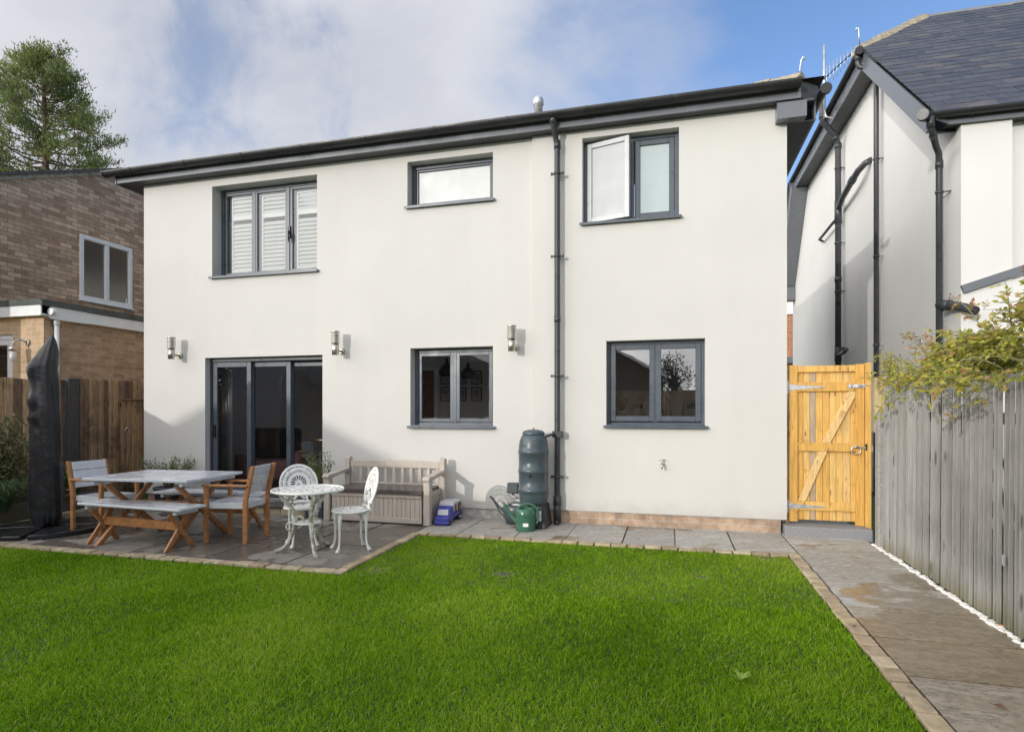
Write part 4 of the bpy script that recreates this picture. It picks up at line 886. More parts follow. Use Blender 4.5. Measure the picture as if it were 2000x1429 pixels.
# ---------------------------------------------------------------- wall lamps, tap, socket
def wall_lamp(x, y, z, label):
    t = thing('wall_lamp', label, 'wall lamp', (x, y, z), 0, 'steel wall lamps on the facade')
    mb = MB(); mb.tube([(0, 0, 0), (0, -.018, 0), (0, -.03, 0)], [.048, .048, .03], 20); mb.build('wall_plate', M['steel'], t, world=False)
    mb = MB(); mb.tube([(0, -.02, 0), (0, -.14, 0)], .02, 12); mb.build('arm', M['steel'], t, world=False)
    mb = MB(); mb.lathe([(.001, -.065), (.047, -.065), (.047, .095), (.001, .095)], (0, -.17, 0), 28); mb.build('body', M['steel'], t, world=False)
    mb = MB(); mb.lathe([(.034, .095), (.034, .235)], (0, -.17, 0), 20); mb.build('diffuser', M['frost_white'], t, world=False)
    mb = MB()
    for k in range(6): zz = .10 + k * .024; mb.lathe([(.036, zz), (.060, zz), (.060, zz + .010), (.036, zz + .012)], (0, -.17, 0), 28)
    mb.lathe([(.001, .245), (.060, .245), (.060, .268), (.001, .270)], (0, -.17, 0), 28); mb.build('louvre', M['steel'], t, world=False)
    return t
l1 = wall_lamp(-7.385, YL, 2.29, 'brushed steel louvred wall lamp between the brick house and the sliding doors')
dup(l1, (-4.56, YL, 2.285), 0, 'brushed steel louvred wall lamp just past the latch side of the sliding doors')
dup(l1, (-1.995, YL, 2.27), 0, 'brushed steel louvred wall lamp closest to the black downpipe')
t = thing('garden_tap', 'small brass outdoor tap on the bare cream wall', 'tap', (-.115, HY, .78))
mb = MB(); mb.tube([(0, 0, 0), (0, -.07, 0), (0, -.085, -.01), (0, -.09, -.05)], [.014, .013, .013, .012], 10); mb.lathe([(.026, 0), (.026, .008)], (0, -.004, 0), 12); mb.build('spout', M['steel'], t, world=False)
mb = MB(); mb.tube([(0, -.055, .0), (0, -.055, .055)], .010, 8); mb.tube([(-.035, -.055, .06), (.035, -.055, .06)], .008, 8); mb.build('handle', M['steel'], t, world=False)
t = thing('outdoor_socket', 'small grey weatherproof socket box low on the wall beside the water butt', 'socket', (-2.01, YL, .42))
mb = MB(); mb.box(-.075, .075, -.075, -.001, -.06, .075); mb.build('box', M['can_grey'], t, bevel=.01, world=False)
mb = MB(); mb.tube([(-.03, -.04, -.06), (-.02, -.05, -.10), (.03, -.05, -.11), (.05, -.03, -.13)], .012, 8); mb.build('plug', M['toy_grey'], t, world=False)
# neighbour's lantern
t = thing('wall_lantern', 'steel bracket lantern with a glass shade on the tan brick extension', 'wall lamp', (-9.95, EY, 2.53))
mb = MB(); mb.tube([(0, 0, 0), (0, -.03, 0)], .055, 16); mb.tube([(0, -.02, 0), (-.02, -.10, .03), (-.06, -.17, 0), (-.07, -.18, -.06)], .014, 8); mb.build('bracket', M['steel'], t, world=False)
mb = MB(); mb.lathe([(.05, -.14), (.06, -.06)], (-.07, -.18, -.02), 16); mb.build('cap', M['steel'], t, world=False)
mb = MB(); mb.lathe([(.02, -.30), (.04, -.26), (.048, -.14)], (-.07, -.18, -.02), 16); mb.build('shade', M['frost_white'], t, world=False)

# ---------------------------------------------------------------- garden furniture
def x_frame(t, L_, W_, H_, inset, sec, mtop, nsl, name, tz, stretcher):
    mb = MB(); sw = W_ / nsl
    for k in range(nsl): mb.tint = random.random(); mb.box(-L_ / 2, L_ / 2, -W_ / 2 + k * sw + .003, -W_ / 2 + (k + 1) * sw - .003, H_ - tz, H_)
    mb.build(name, M[mtop], t, bevel=.004, world=False)
    for s in (-1, 1): mb = MB(); mb.box(s * (L_ / 2 - .10) - .02, s * (L_ / 2 - .10) + .02, -W_ / 2 + .03, W_ / 2 - .03, H_ - tz - .045, H_ - tz - .001); mb.build('batten', M[mtop], t, bevel=.003, world=False)
    for s in (-1, 1):
        for k in (-1, 1):
            x = s * (L_ / 2 - inset) + k * sec * .26; w1 = W_ / 2 - sec * .4; m = MB(); z = H_ - tz - .046
            off = sec * .62
            m.prism([(x - sec * .25, k * w1 - off, 0), (x - sec * .25, k * w1 + off * .0 + sec * .4, 0), (x - sec * .25, -k * w1 * .86 + off * .5, z), (x - sec * .25, -k * w1 * .86 - off, z)] if True else [], (sec * .5, 0, 0))
            m.build('leg', M['teak'], t, bevel=.004, world=False)
    m = MB(); m.box(-L_ / 2 + inset + sec * .5, L_ / 2 - inset - sec * .5, -.022, .022, stretcher - .045, stretcher + .045); m.build('stretcher', M['teak'], t, bevel=.004, world=False)
tb = thing('garden_table', 'grey slatted garden table on crossed hardwood legs, wet from rain', 'table', (-5.52, 5.44, 0), R(5))
x_frame(tb, 1.27, .93, .72, .20, .085, 'grey_paint', 6, 'tabletop', .030, .38)
bn = thing('garden_bench', 'grey slatted backless bench in front of the garden table, crossed hardwood legs', 'bench', (-5.51, 5.10, 0), R(-3.2), 'backless benches at the garden table')
x_frame(bn, 1.44, .35, .445, .17, .06, 'grey_paint', 3, 'seat', .028, .235)
dup(bn, (-5.45, 6.08, 0), R(3), 'grey slatted backless bench behind the garden table, nearer the sliding doors')
def armchair(loc, rot, label):
    t = thing('garden_armchair', label, 'armchair', loc, rot, 'armchairs at the garden table'); hw = .225
    for s in (-1, 1):
        m = MB(); m.prism([(-.25, s * hw - .02, 0), (-.20, s * hw - .02, 0), (-.20, s * hw - .02, .46), (-.285, s * hw - .02, .84), (-.33, s * hw - .02, .84), (-.25, s * hw - .02, .46)], (0, .04, 0)); m.build('leg', M['teak'], t, bevel=.006, world=False)
        m = MB(); m.box(.205, .25, s * hw - .02, s * hw + .02, 0, .615); m.build('leg', M['teak'], t, bevel=.006, world=False)
        m = MB(); m.prism([(-.262, s * hw - .028, .615), (.27, s * hw - .028, .615), (.27, s * hw - .028, .64), (-.268, s * hw - .028, .64)], (0, .056, 0)); m.build('armrest', M['teak'], t, bevel=.006, world=False)
    m = MB(); m.box(-.20, .245, -hw + .02, -hw + .04, .375, .44); m.box(-.20, .245, hw - .04, hw - .02, .375, .44); m.box(.225, .245, -hw + .04, hw - .04, .375, .44); m.box(-.22, -.20, -hw + .02, hw - .02, .375, .44)
    for k in range(8): x = -.19 + k * .054; m.box(x, x + .042, -hw + .041, hw - .041, .428 - .012 * math.sin(k / 7 * math.pi), .444 - .012 * math.sin(k / 7 * math.pi))
    m.build('seat', M['grey_paint'], t, bevel=.003, world=False)
    m = MB(); d = Vector((-.085, 0, .38)).normalized()
    for k in range(3):
        p = Vector((-.222, 0, .535)) + d * (.0 + k * .104); q = p + d * .098
        m.prism([p + Vector((0, -hw + .021, 0)), p + Vector((.02, -hw + .021, 0)), q + Vector((.02, -hw + .021, 0)), q + Vector((0, -hw + .021, 0))], (0, 2 * hw - .042, 0))
    m.build('backrest', M['grey_paint'], t, bevel=.003, world=False)
    return t
c1 = armchair((-4.70, 5.60, 0), R(189), 'grey slatted armchair with hardwood frame at the table end beside the white bistro set')
dup(c1, (-6.56, 5.58, 0), R(-3), 'grey slatted armchair with hardwood frame at the table end beside the covered parasol')

# cast bistro set
cast = M['cast_white']
bt = thing('bistro_table', 'round white cast metal bistro table with lacy top and curling legs', 'table', (-3.575, 5.27, 0), R(10))
radii = [0, .05, .075, .10, .125, .15, .175, .20, .225, .25, .275, .30, .33, .352]; NT = 72
def lace(i, j):
    if i >= 12 or i in (0, 4, 8): return True
    if i in (1, 2, 3): return (j % 12) not in ((2, 3, 4, 8, 9, 10) if i != 2 else (1, 2, 3, 4, 5, 7, 8, 9, 10))
    if i in (5, 6, 7): return ((j + (i % 2)) % 6) not in ((1, 2) if i != 6 else (1, 2, 4))
    return ((j + 3 * (i % 2)) % 6) not in (1, 2, 3)
m = MB(); m.polar(lace, radii, NT, lambda r, a, h: (r * math.cos(a), r * math.sin(a), .642 + h - .004 * (r / .35) ** 2), .005)
m.lathe([(.340, .628), (.354, .626), (.358, .640), (.352, .651), (.342, .650)], (0, 0, 0), 48, cap=False); m.build('tabletop', cast, bt, world=False)
for k, a in enumerate((R(190), R(-52), R(74))):
    u = Vector((math.cos(a), math.sin(a), 0)); P = lambda r, z: tuple(u * r + Vector((0, 0, z)))
    m = MB(); m.tube(bez(P(.27, .63), P(.30, .52), P(.10, .50), P(.125, .32), 10) + bez(P(.125, .32), P(.15, .17), P(.20, .03), P(.325, .018), 10)[1:], [.020, .021, .022, .022, .021, .020, .019, .018, .018, .019, .020, .022, .021, .019, .017, .016, .016, .016, .017, .019, .023], 10)
    m.tube(bez(P(.12, .36), P(.02, .40), P(.02, .27), P(.10, .25), 10), [.011] * 11, 8); m.tube(bez(P(.29, .60), P(.20, .60), P(.14, .56), P(.16, .50), 8), .013, 8)
    m.tube(bez(P(.13, .30), P(.22, .34), P(.24, .24), P(.175, .22), 8), .010, 8)
    for q in range(5): c = P(.15 + .022 * math.sin(q * 2.1), .40 + q * .045); m.lathe([(.001, -.014), (.02, 0), (.001, .014)], c, 8)
    m.build('leg', M['cast_worn'], bt, world=False)
m = MB(); m.polar(lambda i, j: i in (0, 3) or (j % 4) not in (1,) , [0, .04, .075, .105, .13], 32, lambda r, a, h: (r * math.cos(a), r * math.sin(a), .30 + h), .010); m.lathe([(.125, .295), (.135, .305), (.125, .315)], (0, 0, 0), 32, cap=False); m.build('tray', cast, bt, world=False)

def bistro_chair(loc, rot, label):
    """front faces +X"""
    t = thing('bistro_chair', label, 'chair', loc, rot, 'white cast bistro chairs')
    rs = [0, .035, .06, .09, .115, .14, .165, .178]
    m = MB(); m.polar(lambda i, j: i in (0, 2, 6) or (j % 6) not in (((1, 2, 4) if i % 2 else (0, 3, 4))), rs, 48, lambda r, a, h: (r * math.cos(a) * 1.05, r * math.sin(a) * 1.05, .405 + h - .008 * (1 - (r / .18) ** 2)), .009)
    m.lathe([(.176, .395), (.190, .393), (.195, .405), (.190, .417), (.178, .416)], (0, 0, 0), 40, cap=False); m.build('seat', cast, t, world=False)
    for sx, sy in ((1, 1), (1, -1), (-1, 1), (-1, -1)):
        a = math.atan2(sy * .8, sx); u = Vector((math.cos(a), math.sin(a), 0)); P = lambda r, z: tuple(u * r + Vector((0, 0, z)))
        m = MB(); m.tube(bez(P(.135, .40), P(.205, .33), P(.15, .16), P(.185, .05), 9) + [P(.205, .018), P(.21, 0)], [.026, .028, .024, .019, .015, .0125, .0115, .011, .011, .012, .019, .024], 10); m.build('leg', cast, t, world=False)
    # fan back: pierced disc leaning back, on a forked foot
    lean = R(14); zc = .635
    def place(u, v, h): return (-.155 - (v + zc - .405) * math.sin(lean) * 1.0 - h * math.cos(lean), u, zc + v * math.cos(lean) - h * math.sin(lean))
    rr = [.0, .022, .04, .075, .088, .12, .128, .137, .172, .180, .188, .205]
    def keep(i, j):
        if i in (2, 3): return j % 5 in (0, 4) or not (3 < j < 57)
        if i == 6: return j % 6 == 0
        if i == 8: return j % 2 == 0 if False else True
        if i == 9: return j % 8 == 0
        if i == 1: return True
        return True
    m = MB(); a0, a1 = R(-38), R(218)
    m.polar(keep, rr, 60, lambda r, a, h: place(r * math.cos(a) * .95, r * math.sin(a), h), .012, a0, a1)
    # dotted relief between the rings
    for k in range(26):
        a = a0 + (a1 - a0) * (k + .5) / 26
        for r0, r1 in ((.143, .168),): m.tube([place(r0 * math.cos(a) * .95, r0 * math.sin(a), -.004), place(r1 * math.cos(a) * .95, r1 * math.sin(a), -.004)], .0055, 6)
    m.tube([place(.205 * math.cos(a) * .95, .205 * math.sin(a), .006) for a in np.linspace(a0, a1, 40)], .012, 8)
    for s in (-1, 1):
        m.tube([place(s * .155, -.128, .006), place(s * .150, -.150, .006), place(s * .125, -.150, .006), place(s * .122, -.128, .006), place(s * .14, -.12, .006)], .012, 8)
        m.tube([place(s * .11, -.10, .006), place(s * .075, -.165, .006), place(s * .095, -.205, .006), place(s * .155, -.215, .006)], [.015, .014, .015, .012], 8)
        m.tube([place(0, -.05, .006), place(s * .03, -.14, .006), place(s * .06, -.175, .006)], [.02, .016, .013], 8)
    m.tube([place(-.16, -.218, .004), place(-.09, -.205, .006), place(0, -.20, .006), place(.09, -.205, .006), place(.16, -.218, .004)], .016, 8); m.build('backrest', cast, t, world=False)
    return t
b1 = bistro_chair((-3.85, 5.57, 0), R(-46), 'white cast bistro chair behind the round table, its fan shaped back facing the lawn')
dup(b1, (-3.23, 5.51, 0), R(-137), 'white cast bistro chair seen side on, between the round table and the beige storage bench')

# storage bench
sb = thing('storage_bench', 'beige plastic storage bench with slatted back and dark brown lid', 'bench', (-3.655, 7.13, 0), 0)
hw, fy, by = .705, -.30, .30; res = M['resin']
m = MB(); x = -hw + .07
while x < hw - .075: m.box(x + .0015, min(x + .062, hw - .07) - .0015, fy + .02, fy + .04, .08, .35); x += .062
m.build('front_panel', res, sb, bevel=.003, world=False)
m = MB(); m.box(-hw + .07, hw - .07, fy + .008, fy + .04, .02, .085); m.box(-hw + .07, hw - .07, fy + .004, fy + .04, .335, .395); m.build('front_rail', res, sb, bevel=.004, world=False)
for s in (-1, 1):
    m = MB(); y = fy + .08
    while y < by - .09: m.box(s * (hw - .035) - .012, s * (hw - .035) + .012, y + .0015, y + .058, .06, .335); y += .06
    m.box(s * (hw - .03) - .016, s * (hw - .03) + .016, fy + .08, by - .08, .01, .065); m.box(s * (hw - .03) - .016, s * (hw - .03) + .016, fy + .08, by - .08, .33, .40); m.build('side_panel', res, sb, bevel=.003, world=False)
    m = MB(); m.box(s * hw - .045, s * hw + .045, fy, fy + .085, 0, .57); m.build('post', res, sb, bevel=.01, world=False)
    m = MB(); m.prism([(s * hw - .04, by - .09, 0), (s * hw - .04, by, 0), (s * hw - .04, by, .79), (s * hw - .04, by - .05, .81), (s * hw - .04, by - .09, .79)], (.08, 0, 0)); m.build('post', res, sb, bevel=.008, world=False)
    m = MB(); pr = [(fy - .02, .555), (fy - .03, .585), (fy + .0, .612), (fy + .12, .612), (fy + .3, .635), (by - .09, .655), (by - .09, .60), (fy + .3, .585), (fy + .1, .56)]
    m.prism([(s * hw - .05, y, z) for y, z in pr], (.10, 0, 0)); m.build('armrest', res, sb, bevel=.008, world=False)
m = MB(); m.box(-hw + .05, hw - .05, fy - .012, by - .07, .397, .432); m.box(-hw + .05, hw - .05, fy - .018, fy - .004, .385, .432)
for k in range(4): m.box(-hw + .06, hw - .06, fy + .02 + k * .12, fy + .125 + k * .12, .432, .436)
m.build('lid', M['resin_dark'], sb, bevel=.005, world=False)
m = MB(); m.box(-.02, .02, fy - .026, fy - .012, .362, .392); m.build('clasp', M['black'], sb, bevel=.004, world=False)
m = MB(); yb = by - .075; tops = []
for k in range(21): x = -hw + .045 + (2 * hw - .09) * k / 20; tops.append((x, yb, .745 + .025 * max(0, 1 - abs(abs(x) - .12) / .6) - (.03 if k == 10 else 0)))
m.prism([(-hw + .045, yb, .665), (hw - .045, yb, .665)] + tops[::-1], (0, .035, 0)); m.box(-hw + .045, hw - .045, yb + .002, yb + .033, .437, .46)
for k in range(11): x = -hw + .075 + k * (2 * hw - .15) / 10 - .022; m.prism([(x - .008, yb + .004, .46), (x + .052, yb + .004, .46), (x + .042, yb + .006, .668), (x + .002, yb + .006, .668)], (0, .022, 0))
m.build('backrest', res, sb, bevel=.004, world=False)

# water butt
wb = thing('water_butt', 'dark green plastic water butt with a domed lid on a black stand', 'water butt', (-1.665, 7.19, 0))
prof = [(.150, .275), (.170, .30), (.182, .40)]
for zc in (.455, .695, .93): prof += [(.184, zc - .028), (.191, zc - .024), (.191, zc + .018), (.184, zc + .024)]
prof += [(.183, 1.00), (.172, 1.07), (.150, 1.12), (.128, 1.145)]
m = MB(); m.lathe(prof, (0, 0, 0), 40); m.build('barrel', M['butt'], wb, world=False)
m = MB(); m.lathe([(.135, 1.135), (.140, 1.145), (.140, 1.165), (.120, 1.188), (.06, 1.205), (.001, 1.208)], (0, 0, 0), 36); m.lathe([(.012, 1.20), (.012, 1.222), (.001, 1.224)], (0, 0, 0), 10); m.build('lid', M['butt'], wb, world=False)
m = MB()
m._add([(-.19, -.16, 0), (.19, -.16, 0), (.20, .2, 0), (-.19, .2, 0), (-.15, -.13, .285), (.15, -.13, .285), (.165, .17, .285), (-.15, .17, .285)], [(0, 3, 2, 1), (4, 5, 6, 7), (0, 1, 5, 4), (1, 2, 6, 5), (2, 3, 7, 6), (3, 0, 4, 7)])
m.build('stand', M['stand'], wb, bevel=.012, world=False)
m = MB(); m.prism([(.075, -.155, .09), (.135, -.157, .10), (.130, -.147, .22), (.070, -.146, .215)], (0, -.003, 0)); m.build('sticker', M['sticker'], wb, world=False)
m = MB(); m.tube([(.12, -.03, 1.09), (.17, -.02, 1.125), (.21, .1, 1.14), (.245, .2, 1.14)], .018, 10); m.build('link_hose', M['pipe'], wb, world=False)
m = MB(); m.tube([(0, -.184, .655), (0, -.20, .655), (0, -.21, .63)], .009, 8); m.build('spigot', M['black'], wb, world=False)

def watering_can(loc, rot, label, mt, grey=False):
    """spout towards -X"""
    t = thing('watering_can', label, 'watering can', loc, rot); mm = M[mt]
    m = MB()
    if not grey: m.lathe([(.001, 0), (.112, 0), (.118, .015), (.116, .03), (.120, .04), (.122, .19), (.126, .20), (.122, .21), (.124, .235), (.105, .262), (.095, .268), (.09, .25), (.001, .20)], (0, 0, 0), 32)
    else: m.lathe([(.001, 0), (.10, 0), (.135, .10), (.155, .20), (.13, .235), (.09, .24), (.001, .2)], (0, 0, 0), 28, True, 1.15, .62)
    m.build('body', mm, t, world=False)
    m = MB()
    if not grey: m.tube(bez((-.08, 0, .10), (-.16, 0, .12), (-.20, 0, .24), (-.275, 0, .33), 10), [.036, .033, .029, .025, .021, .018, .016, .014, .014, .015, .017], 12)
    else: m.tube(bez((-.10, 0, .10), (-.20, 0, .13), (-.25, 0, .27), (-.335, 0, .34), 10), [.05, .043, .036, .030, .025, .021, .018, .016, .014, .014, .015], 12)
    m.build('spout', mm, t, world=False)
    m = MB()
    if not grey: m.tube(bez((-.09, 0, .255), (-.06, 0, .335), (.16, 0, .36), (.155, 0, .18), 14) + bez((.155, 0, .18), (.155, 0, .12), (.14, 0, .09), (.112, 0, .08), 6)[1:], .017, 10, flat=.8)
    else: m.tube(bez((-.12, 0, .22), (-.05, 0, .30), (.10, 0, .29), (.16, 0, .20), 12), .015, 10)
    m.build('handle', mm, t, world=False)
    if not grey: m = MB(); m.prism([(-.02 + .0, -.1225, .065), (.045, -.1165, .065), (.045, -.1165, .105), (-.02, -.1225, .105)], (0, -.002, 0)); m.build('sticker', M['sticker'], t, world=False)
    else: m = MB(); m.lathe([(.001, .238), (.07, .24), (.075, .25), (.001, .262)], (.03, 0, 0), 18, True, 1.1, .6); m.build('lid', M['toy_grey'], t, world=False)
    return t
watering_can((-1.70, 6.92, 0), R(8), 'green plastic watering can with a white sticker, standing in front of the water butt', 'can_green')
watering_can((-1.92, 7.27, 0), R(0), 'dark grey plastic watering can with a long spout, behind the green one', 'can_grey', True)

# toy lorry
tt = thing('toy_truck', 'blue and grey plastic toy lorry parked beside the storage bench', 'toy truck', (-2.79, 7.03, 0), R(4))
def rounded(mb, x0, x1, y0, y1, z0, z1): mb.box(x0, x1, y0, y1, z0, z1)
m = MB(); m.prism([(-.095, -.12, .03), (-.095, -.12, .10), (-.095, -.06, .115), (-.095, -.03, .20), (-.095, .02, .225), (-.095, .10, .225), (-.095, .10, .03)], (.19, 0, 0)); m.build('cab', M['toy_blue'], tt, bevel=.018, seg=3, world=False)
m = MB(); m.prism([(-.07, -.064, .122), (.07, -.064, .122), (.064, -.036, .19), (-.064, -.036, .19)], (0, -.004, .002)); m.build('windscreen', M['toy_grey'], tt, bevel=.004, world=False)
m = MB(); m.box(-.09, .09, .105, .50, .05, .12); m.build('chassis', M['toy_blue'], tt, bevel=.015, seg=2, world=False)
m = MB(); m.prism([(-.1, .06, .225), (-.1, .11, .13), (-.1, .50, .12), (-.1, .50, .18), (-.1, .42, .265), (-.1, .12, .275)], (.2, 0, 0)); m.build('trailer', M['toy_grey'], tt, bevel=.02, seg=3, world=False)
for y0, y1 in ((.12, .22), (.26, .42)):
    m = MB(); m.prism([(.101, y0, .145), (.101, y1, .14), (.101, y1 - .02, .225), (.101, y0 + .01, .235)], (.003, 0, 0)); m.build('window', M['toy_dark'], tt, world=False)
    m = MB(); m.lathe([(.001, 0), (.016, .01), (.012, .035), (.014, .05), (.001, .065)], (.103, (y0 + y1) / 2, .145), 10); m.build('toy_figure', M['toy_pink'], tt, world=False)
m = MB(); m.box(-.098, .098, -.128, -.05, .012, .05); m.build('bumper', M['toy_blue'], tt, bevel=.012, seg=2, world=False)
for s in (-1, 1):
    for y in (-.06, .36, .44): m = MB(); m.tube([(s * .075, y, .035), (s * .103, y, .035)], .035, 16); m.build('wheel', M['toy_dark'], tt, world=False)
    for y in (.36, .44): m = MB(); m.tube([(s * .102, y, .035), (s * .107, y, .035)], .02, 12); m.build('hub', M['toy_grey'], tt, world=False)

# covered parasol
pa = thing('covered_parasol', 'tall closed parasol wrapped in a black weather cover', 'parasol', (-7.27, 5.43, 0), 0)
m = MB(); NZ, NA = 70, 96; V = []
vx_, vy_ = .80, .60
for i in range(NZ + 1):
    t_ = i / NZ; z = .07 + 2.28 * t_
    w_ = np.interp(z, [.07, .16, .40, .9, 1.4, 1.8, 2.0, 2.15, 2.28, 2.35], [.135, .165, .175, .168, .160, .150, .135, .10, .05, .012])
    ox = np.interp(z, [.07, .8, 1.6, 1.95, 2.2, 2.35], [0, 0.0, -.02, -.03, .02, .045])
    for k in range(NA):
        a = 2 * math.pi * k / NA
        fold = (.10 + .05 * math.sin(2.3 * z)) * (1 - abs(math.sin(1.5 * a + .35 * z + .3)) * 2) + .05 * math.sin(5 * a - 1.3 * z + 1) + .02 * math.sin(9 * a + 3 * z) + .035 * math.sin(11 * z + 2 * a) * (1 if z > 1.2 else .4)
        lump = .10 * math.exp(-((z - 1.95) / .14) ** 2) * max(0, math.cos(a - R(215))) + .07 * math.exp(-((z - 1.55) / .10) ** 2) * max(0, math.cos(a - R(205))) + .05 * math.exp(-((z - 1.35) / .05) ** 2) * max(0, math.cos(a - R(210)))
        bottom = .05 * math.sin(17 * a) * max(0, 1 - (z - .07) / .25)
        r_ = w_ * (1 + fold + bottom) + lump * .6
        V.append((ox * vx_ + r_ * math.cos(a), ox * vy_ + r_ * math.sin(a) * .92, z - (.03 * math.sin(3 * a) if i == 0 else 0)))
m._add(V, [(i * NA + k, i * NA + (k + 1) % NA, (i + 1) * NA + (k + 1) % NA, (i + 1) * NA + k) for i in range(NZ) for k in range(NA)] + [tuple(range(NZ * NA, NZ * NA + NA))], True); m.build('cover', M['cover'], pa, world=False)
m = MB(); m.tube([(0, 0, .02), (0, 0, .3)], .04, 12); m.build('pole', M['black'], pa, world=False)
m = MB()
for q in range(4):
    pts = [(.012 + .0, .012, 0)] + [(.62 * math.cos(R(3 + 84 * i / 10)), .62 * math.sin(R(3 + 84 * i / 10)), 0) for i in range(11)]
    rot = Matrix.Rotation(R(90 * q + 33), 3, 'Z'); m.prism([rot @ Vector(p) for p in pts], (0, 0, .055))
m.build('base', M['umb_base'], pa, bevel=.012, seg=2, world=False)

# ---------------------------------------------------------------- planting
def rnd_dir(): 
    v = Vector((random.gauss(0, 1), random.gauss(0, 1), random.gauss(0, 1))); return v.normalized()
def shrub(t, mt, n_stems, h, spread, leaf, per, mstem='stem', base_r=.05, up=.6, start=.35, name='foliage', z0=0, seed=1):
    random.seed(seed); st = MB(); lf = MB()
    for k in range(n_stems):
        a = random.uniform(0, 2 * math.pi); r = spread * math.sqrt(random.random()); hh = h * random.uniform(.65, 1.05)
        p0 = Vector((base_r * math.cos(a), base_r * math.sin(a), z0)); p3 = Vector((r * math.cos(a), r * math.sin(a), z0 + hh)); p1 = p0 + Vector((0, 0, hh * .45)); p2 = p3 - Vector((0, 0, hh * .3)) + rnd_dir() * .06 * h
        P = bez(p0, p1, p2, p3, 9); st.tube(P, [.006 * (1 - .08 * i) for i in range(10)], 5)
        for j in range(per):
            f = random.uniform(start, 1); i = min(8, int(f * 9)); p = P[i].lerp(P[i + 1], f * 9 - i); d = (rnd_dir() + Vector((0, 0, up))).normalized(); lf.tint = random.random() * .7 + .3 * f * random.random()
            lf.leaf(p + d * random.uniform(0, leaf * 1.2), d, rnd_dir(), leaf * random.uniform(.6, 1.2), leaf * random.uniform(.4, .6))
    st.build('stem', M[mstem], t, world=False); lf.build(name, M[mt], t, world=False)
def pot(t, r, h, mt, taper=.85, square=False):
    m = MB(); m.lathe([(.001, 0), (r * taper, 0), (r, h - .03), (r * 1.06, h - .028), (r * 1.06, h), (r * .95, h), (r * .93, h - .03), (.001, h - .03)] , (0, 0, 0), 4 if square else 28, not square)
    if square: m.v = [tuple(Matrix.Rotation(R(45), 3, 'Z') @ Vector(p)) for p in m.v]
    m.build('pot', M[mt], t, world=False, bevel=.004 if square else 0)
t = thing('potted_shrub', 'bushy potted shrub with small yellow green leaves against the wall, behind the garden table', 'plant', (-7.28, 7.22, 0)); pot(t, .20, .30, 'pot'); shrub(t, 'leaf_shrub', 46, .46, .40, .030, 26, z0=.27, seed=3, start=.5)
t = thing('potted_shrub', 'tall sparse potted shrub in a square blue grey planter beside the storage bench', 'plant', (-4.655, 7.12, 0)); pot(t, .20, .34, 'pot', .95, True); shrub(t, 'leaf_shrub', 15, .56, .20, .036, 26, z0=.32, seed=5, start=.25)
# raised bed under the fence
rb = thing('raised_bed', 'low timber sleeper edged planting bed along the brown fence', 'raised bed', (-8.6, 6, 0))
m = MB(); m.bar((-7.98, 4.2, .10), (-8.45, 7.4, .10), .07, .26); m.build('sleeper', M['sleeper'], rb, bevel=.006)
m = MB(); m._add([(-9.07, 3, .17), (-7.9, 3, .17), (-8.48, 7.4, .17), (-9.07, 7.4, .17)], [(0, 1, 2, 3)]); m.build('soil', M['soil'], rb)
m = MB()
for k in range(14): m.tint = random.random(); y = 4.9 + k * .19; x = -7.98 - (y - 4.2) * .147 + .10; m.box(x, x + .10, y, y + .175, -.02, .028 + random.uniform(-.006, .008))
m.build('kerb_stone', M['sett'], rb, bevel=.006)
t = thing('variegated_shrub', 'shrub with cream edged green and pinkish leaves by the brown fence', 'plant', (-8.52, 5.78, .17)); shrub(t, 'leaf_var', 34, 1.15, .42, .085, 26, seed=8, start=.35)
def tuft(t, mt, n, h, spread, seed, wd=.006, droop=.5):
    random.seed(seed); m = MB()
    for k in range(n):
        a = random.uniform(0, 6.283); r = spread * math.sqrt(random.random()); b = Vector((r * .6 * math.cos(a), r * .6 * math.sin(a), 0)); u = Vector((math.cos(a + random.gauss(0, .5)), math.sin(a + random.gauss(0, .5)), 0)); hh = h * random.uniform(.5, 1.05); ln = r * .6 + droop * hh * random.random()
        sd = Vector((-u.y, u.x, 0)) * wd; m.tint = random.random(); pr = None
        pts = [b, b + u * ln * .3 + Vector((0, 0, hh * .6)), b + u * ln * .65 + Vector((0, 0, hh * .95)), b + u * ln + Vector((0, 0, hh * (1 - droop * .25)))]
        m._add([pts[0] - sd, pts[0] + sd, pts[1] - sd, pts[1] + sd, pts[2] - sd * .8, pts[2] + sd * .8, pts[3]], [(0, 1, 3, 2), (2, 3, 5, 4), (4, 5, 6)])
    m.build('foliage', M[mt], t, world=False)
t = thing('lavender', 'sprawling grey green feathery plant spilling over the timber bed beside the parasol', 'plant', (-8.22, 5.35, .17)); tuft(t, 'lavender', 900, .42, .40, 4, .005, .8)
t = thing('feathery_plant', 'upright soft green feathery plant between the parasol and the armchair', 'plant', (-8.55, 6.55, .17)); tuft(t, 'lavender', 1000, .50, .33, 6, .005, .5)
t = thing('fuchsia', 'small fuchsia with hanging pink flowers in the timber bed', 'plant', (-8.22, 6.40, .17)); shrub(t, 'leaf_shrub', 12, .24, .13, .03, 14, seed=9)
random.seed(12); m = MB()
for k in range(9):
    a = random.uniform(0, 6.28); r = random.uniform(.03, .14); m.tint = random.random(); c = (r * math.cos(a), r * math.sin(a) - .04, random.uniform(.08, .20))
    for q in range(5): m.leaf(c, (math.cos(q * 1.25), math.sin(q * 1.25), -.9), (0, 0, 1), .035, .02)
m.build('flower', M['petal'], t, world=False)

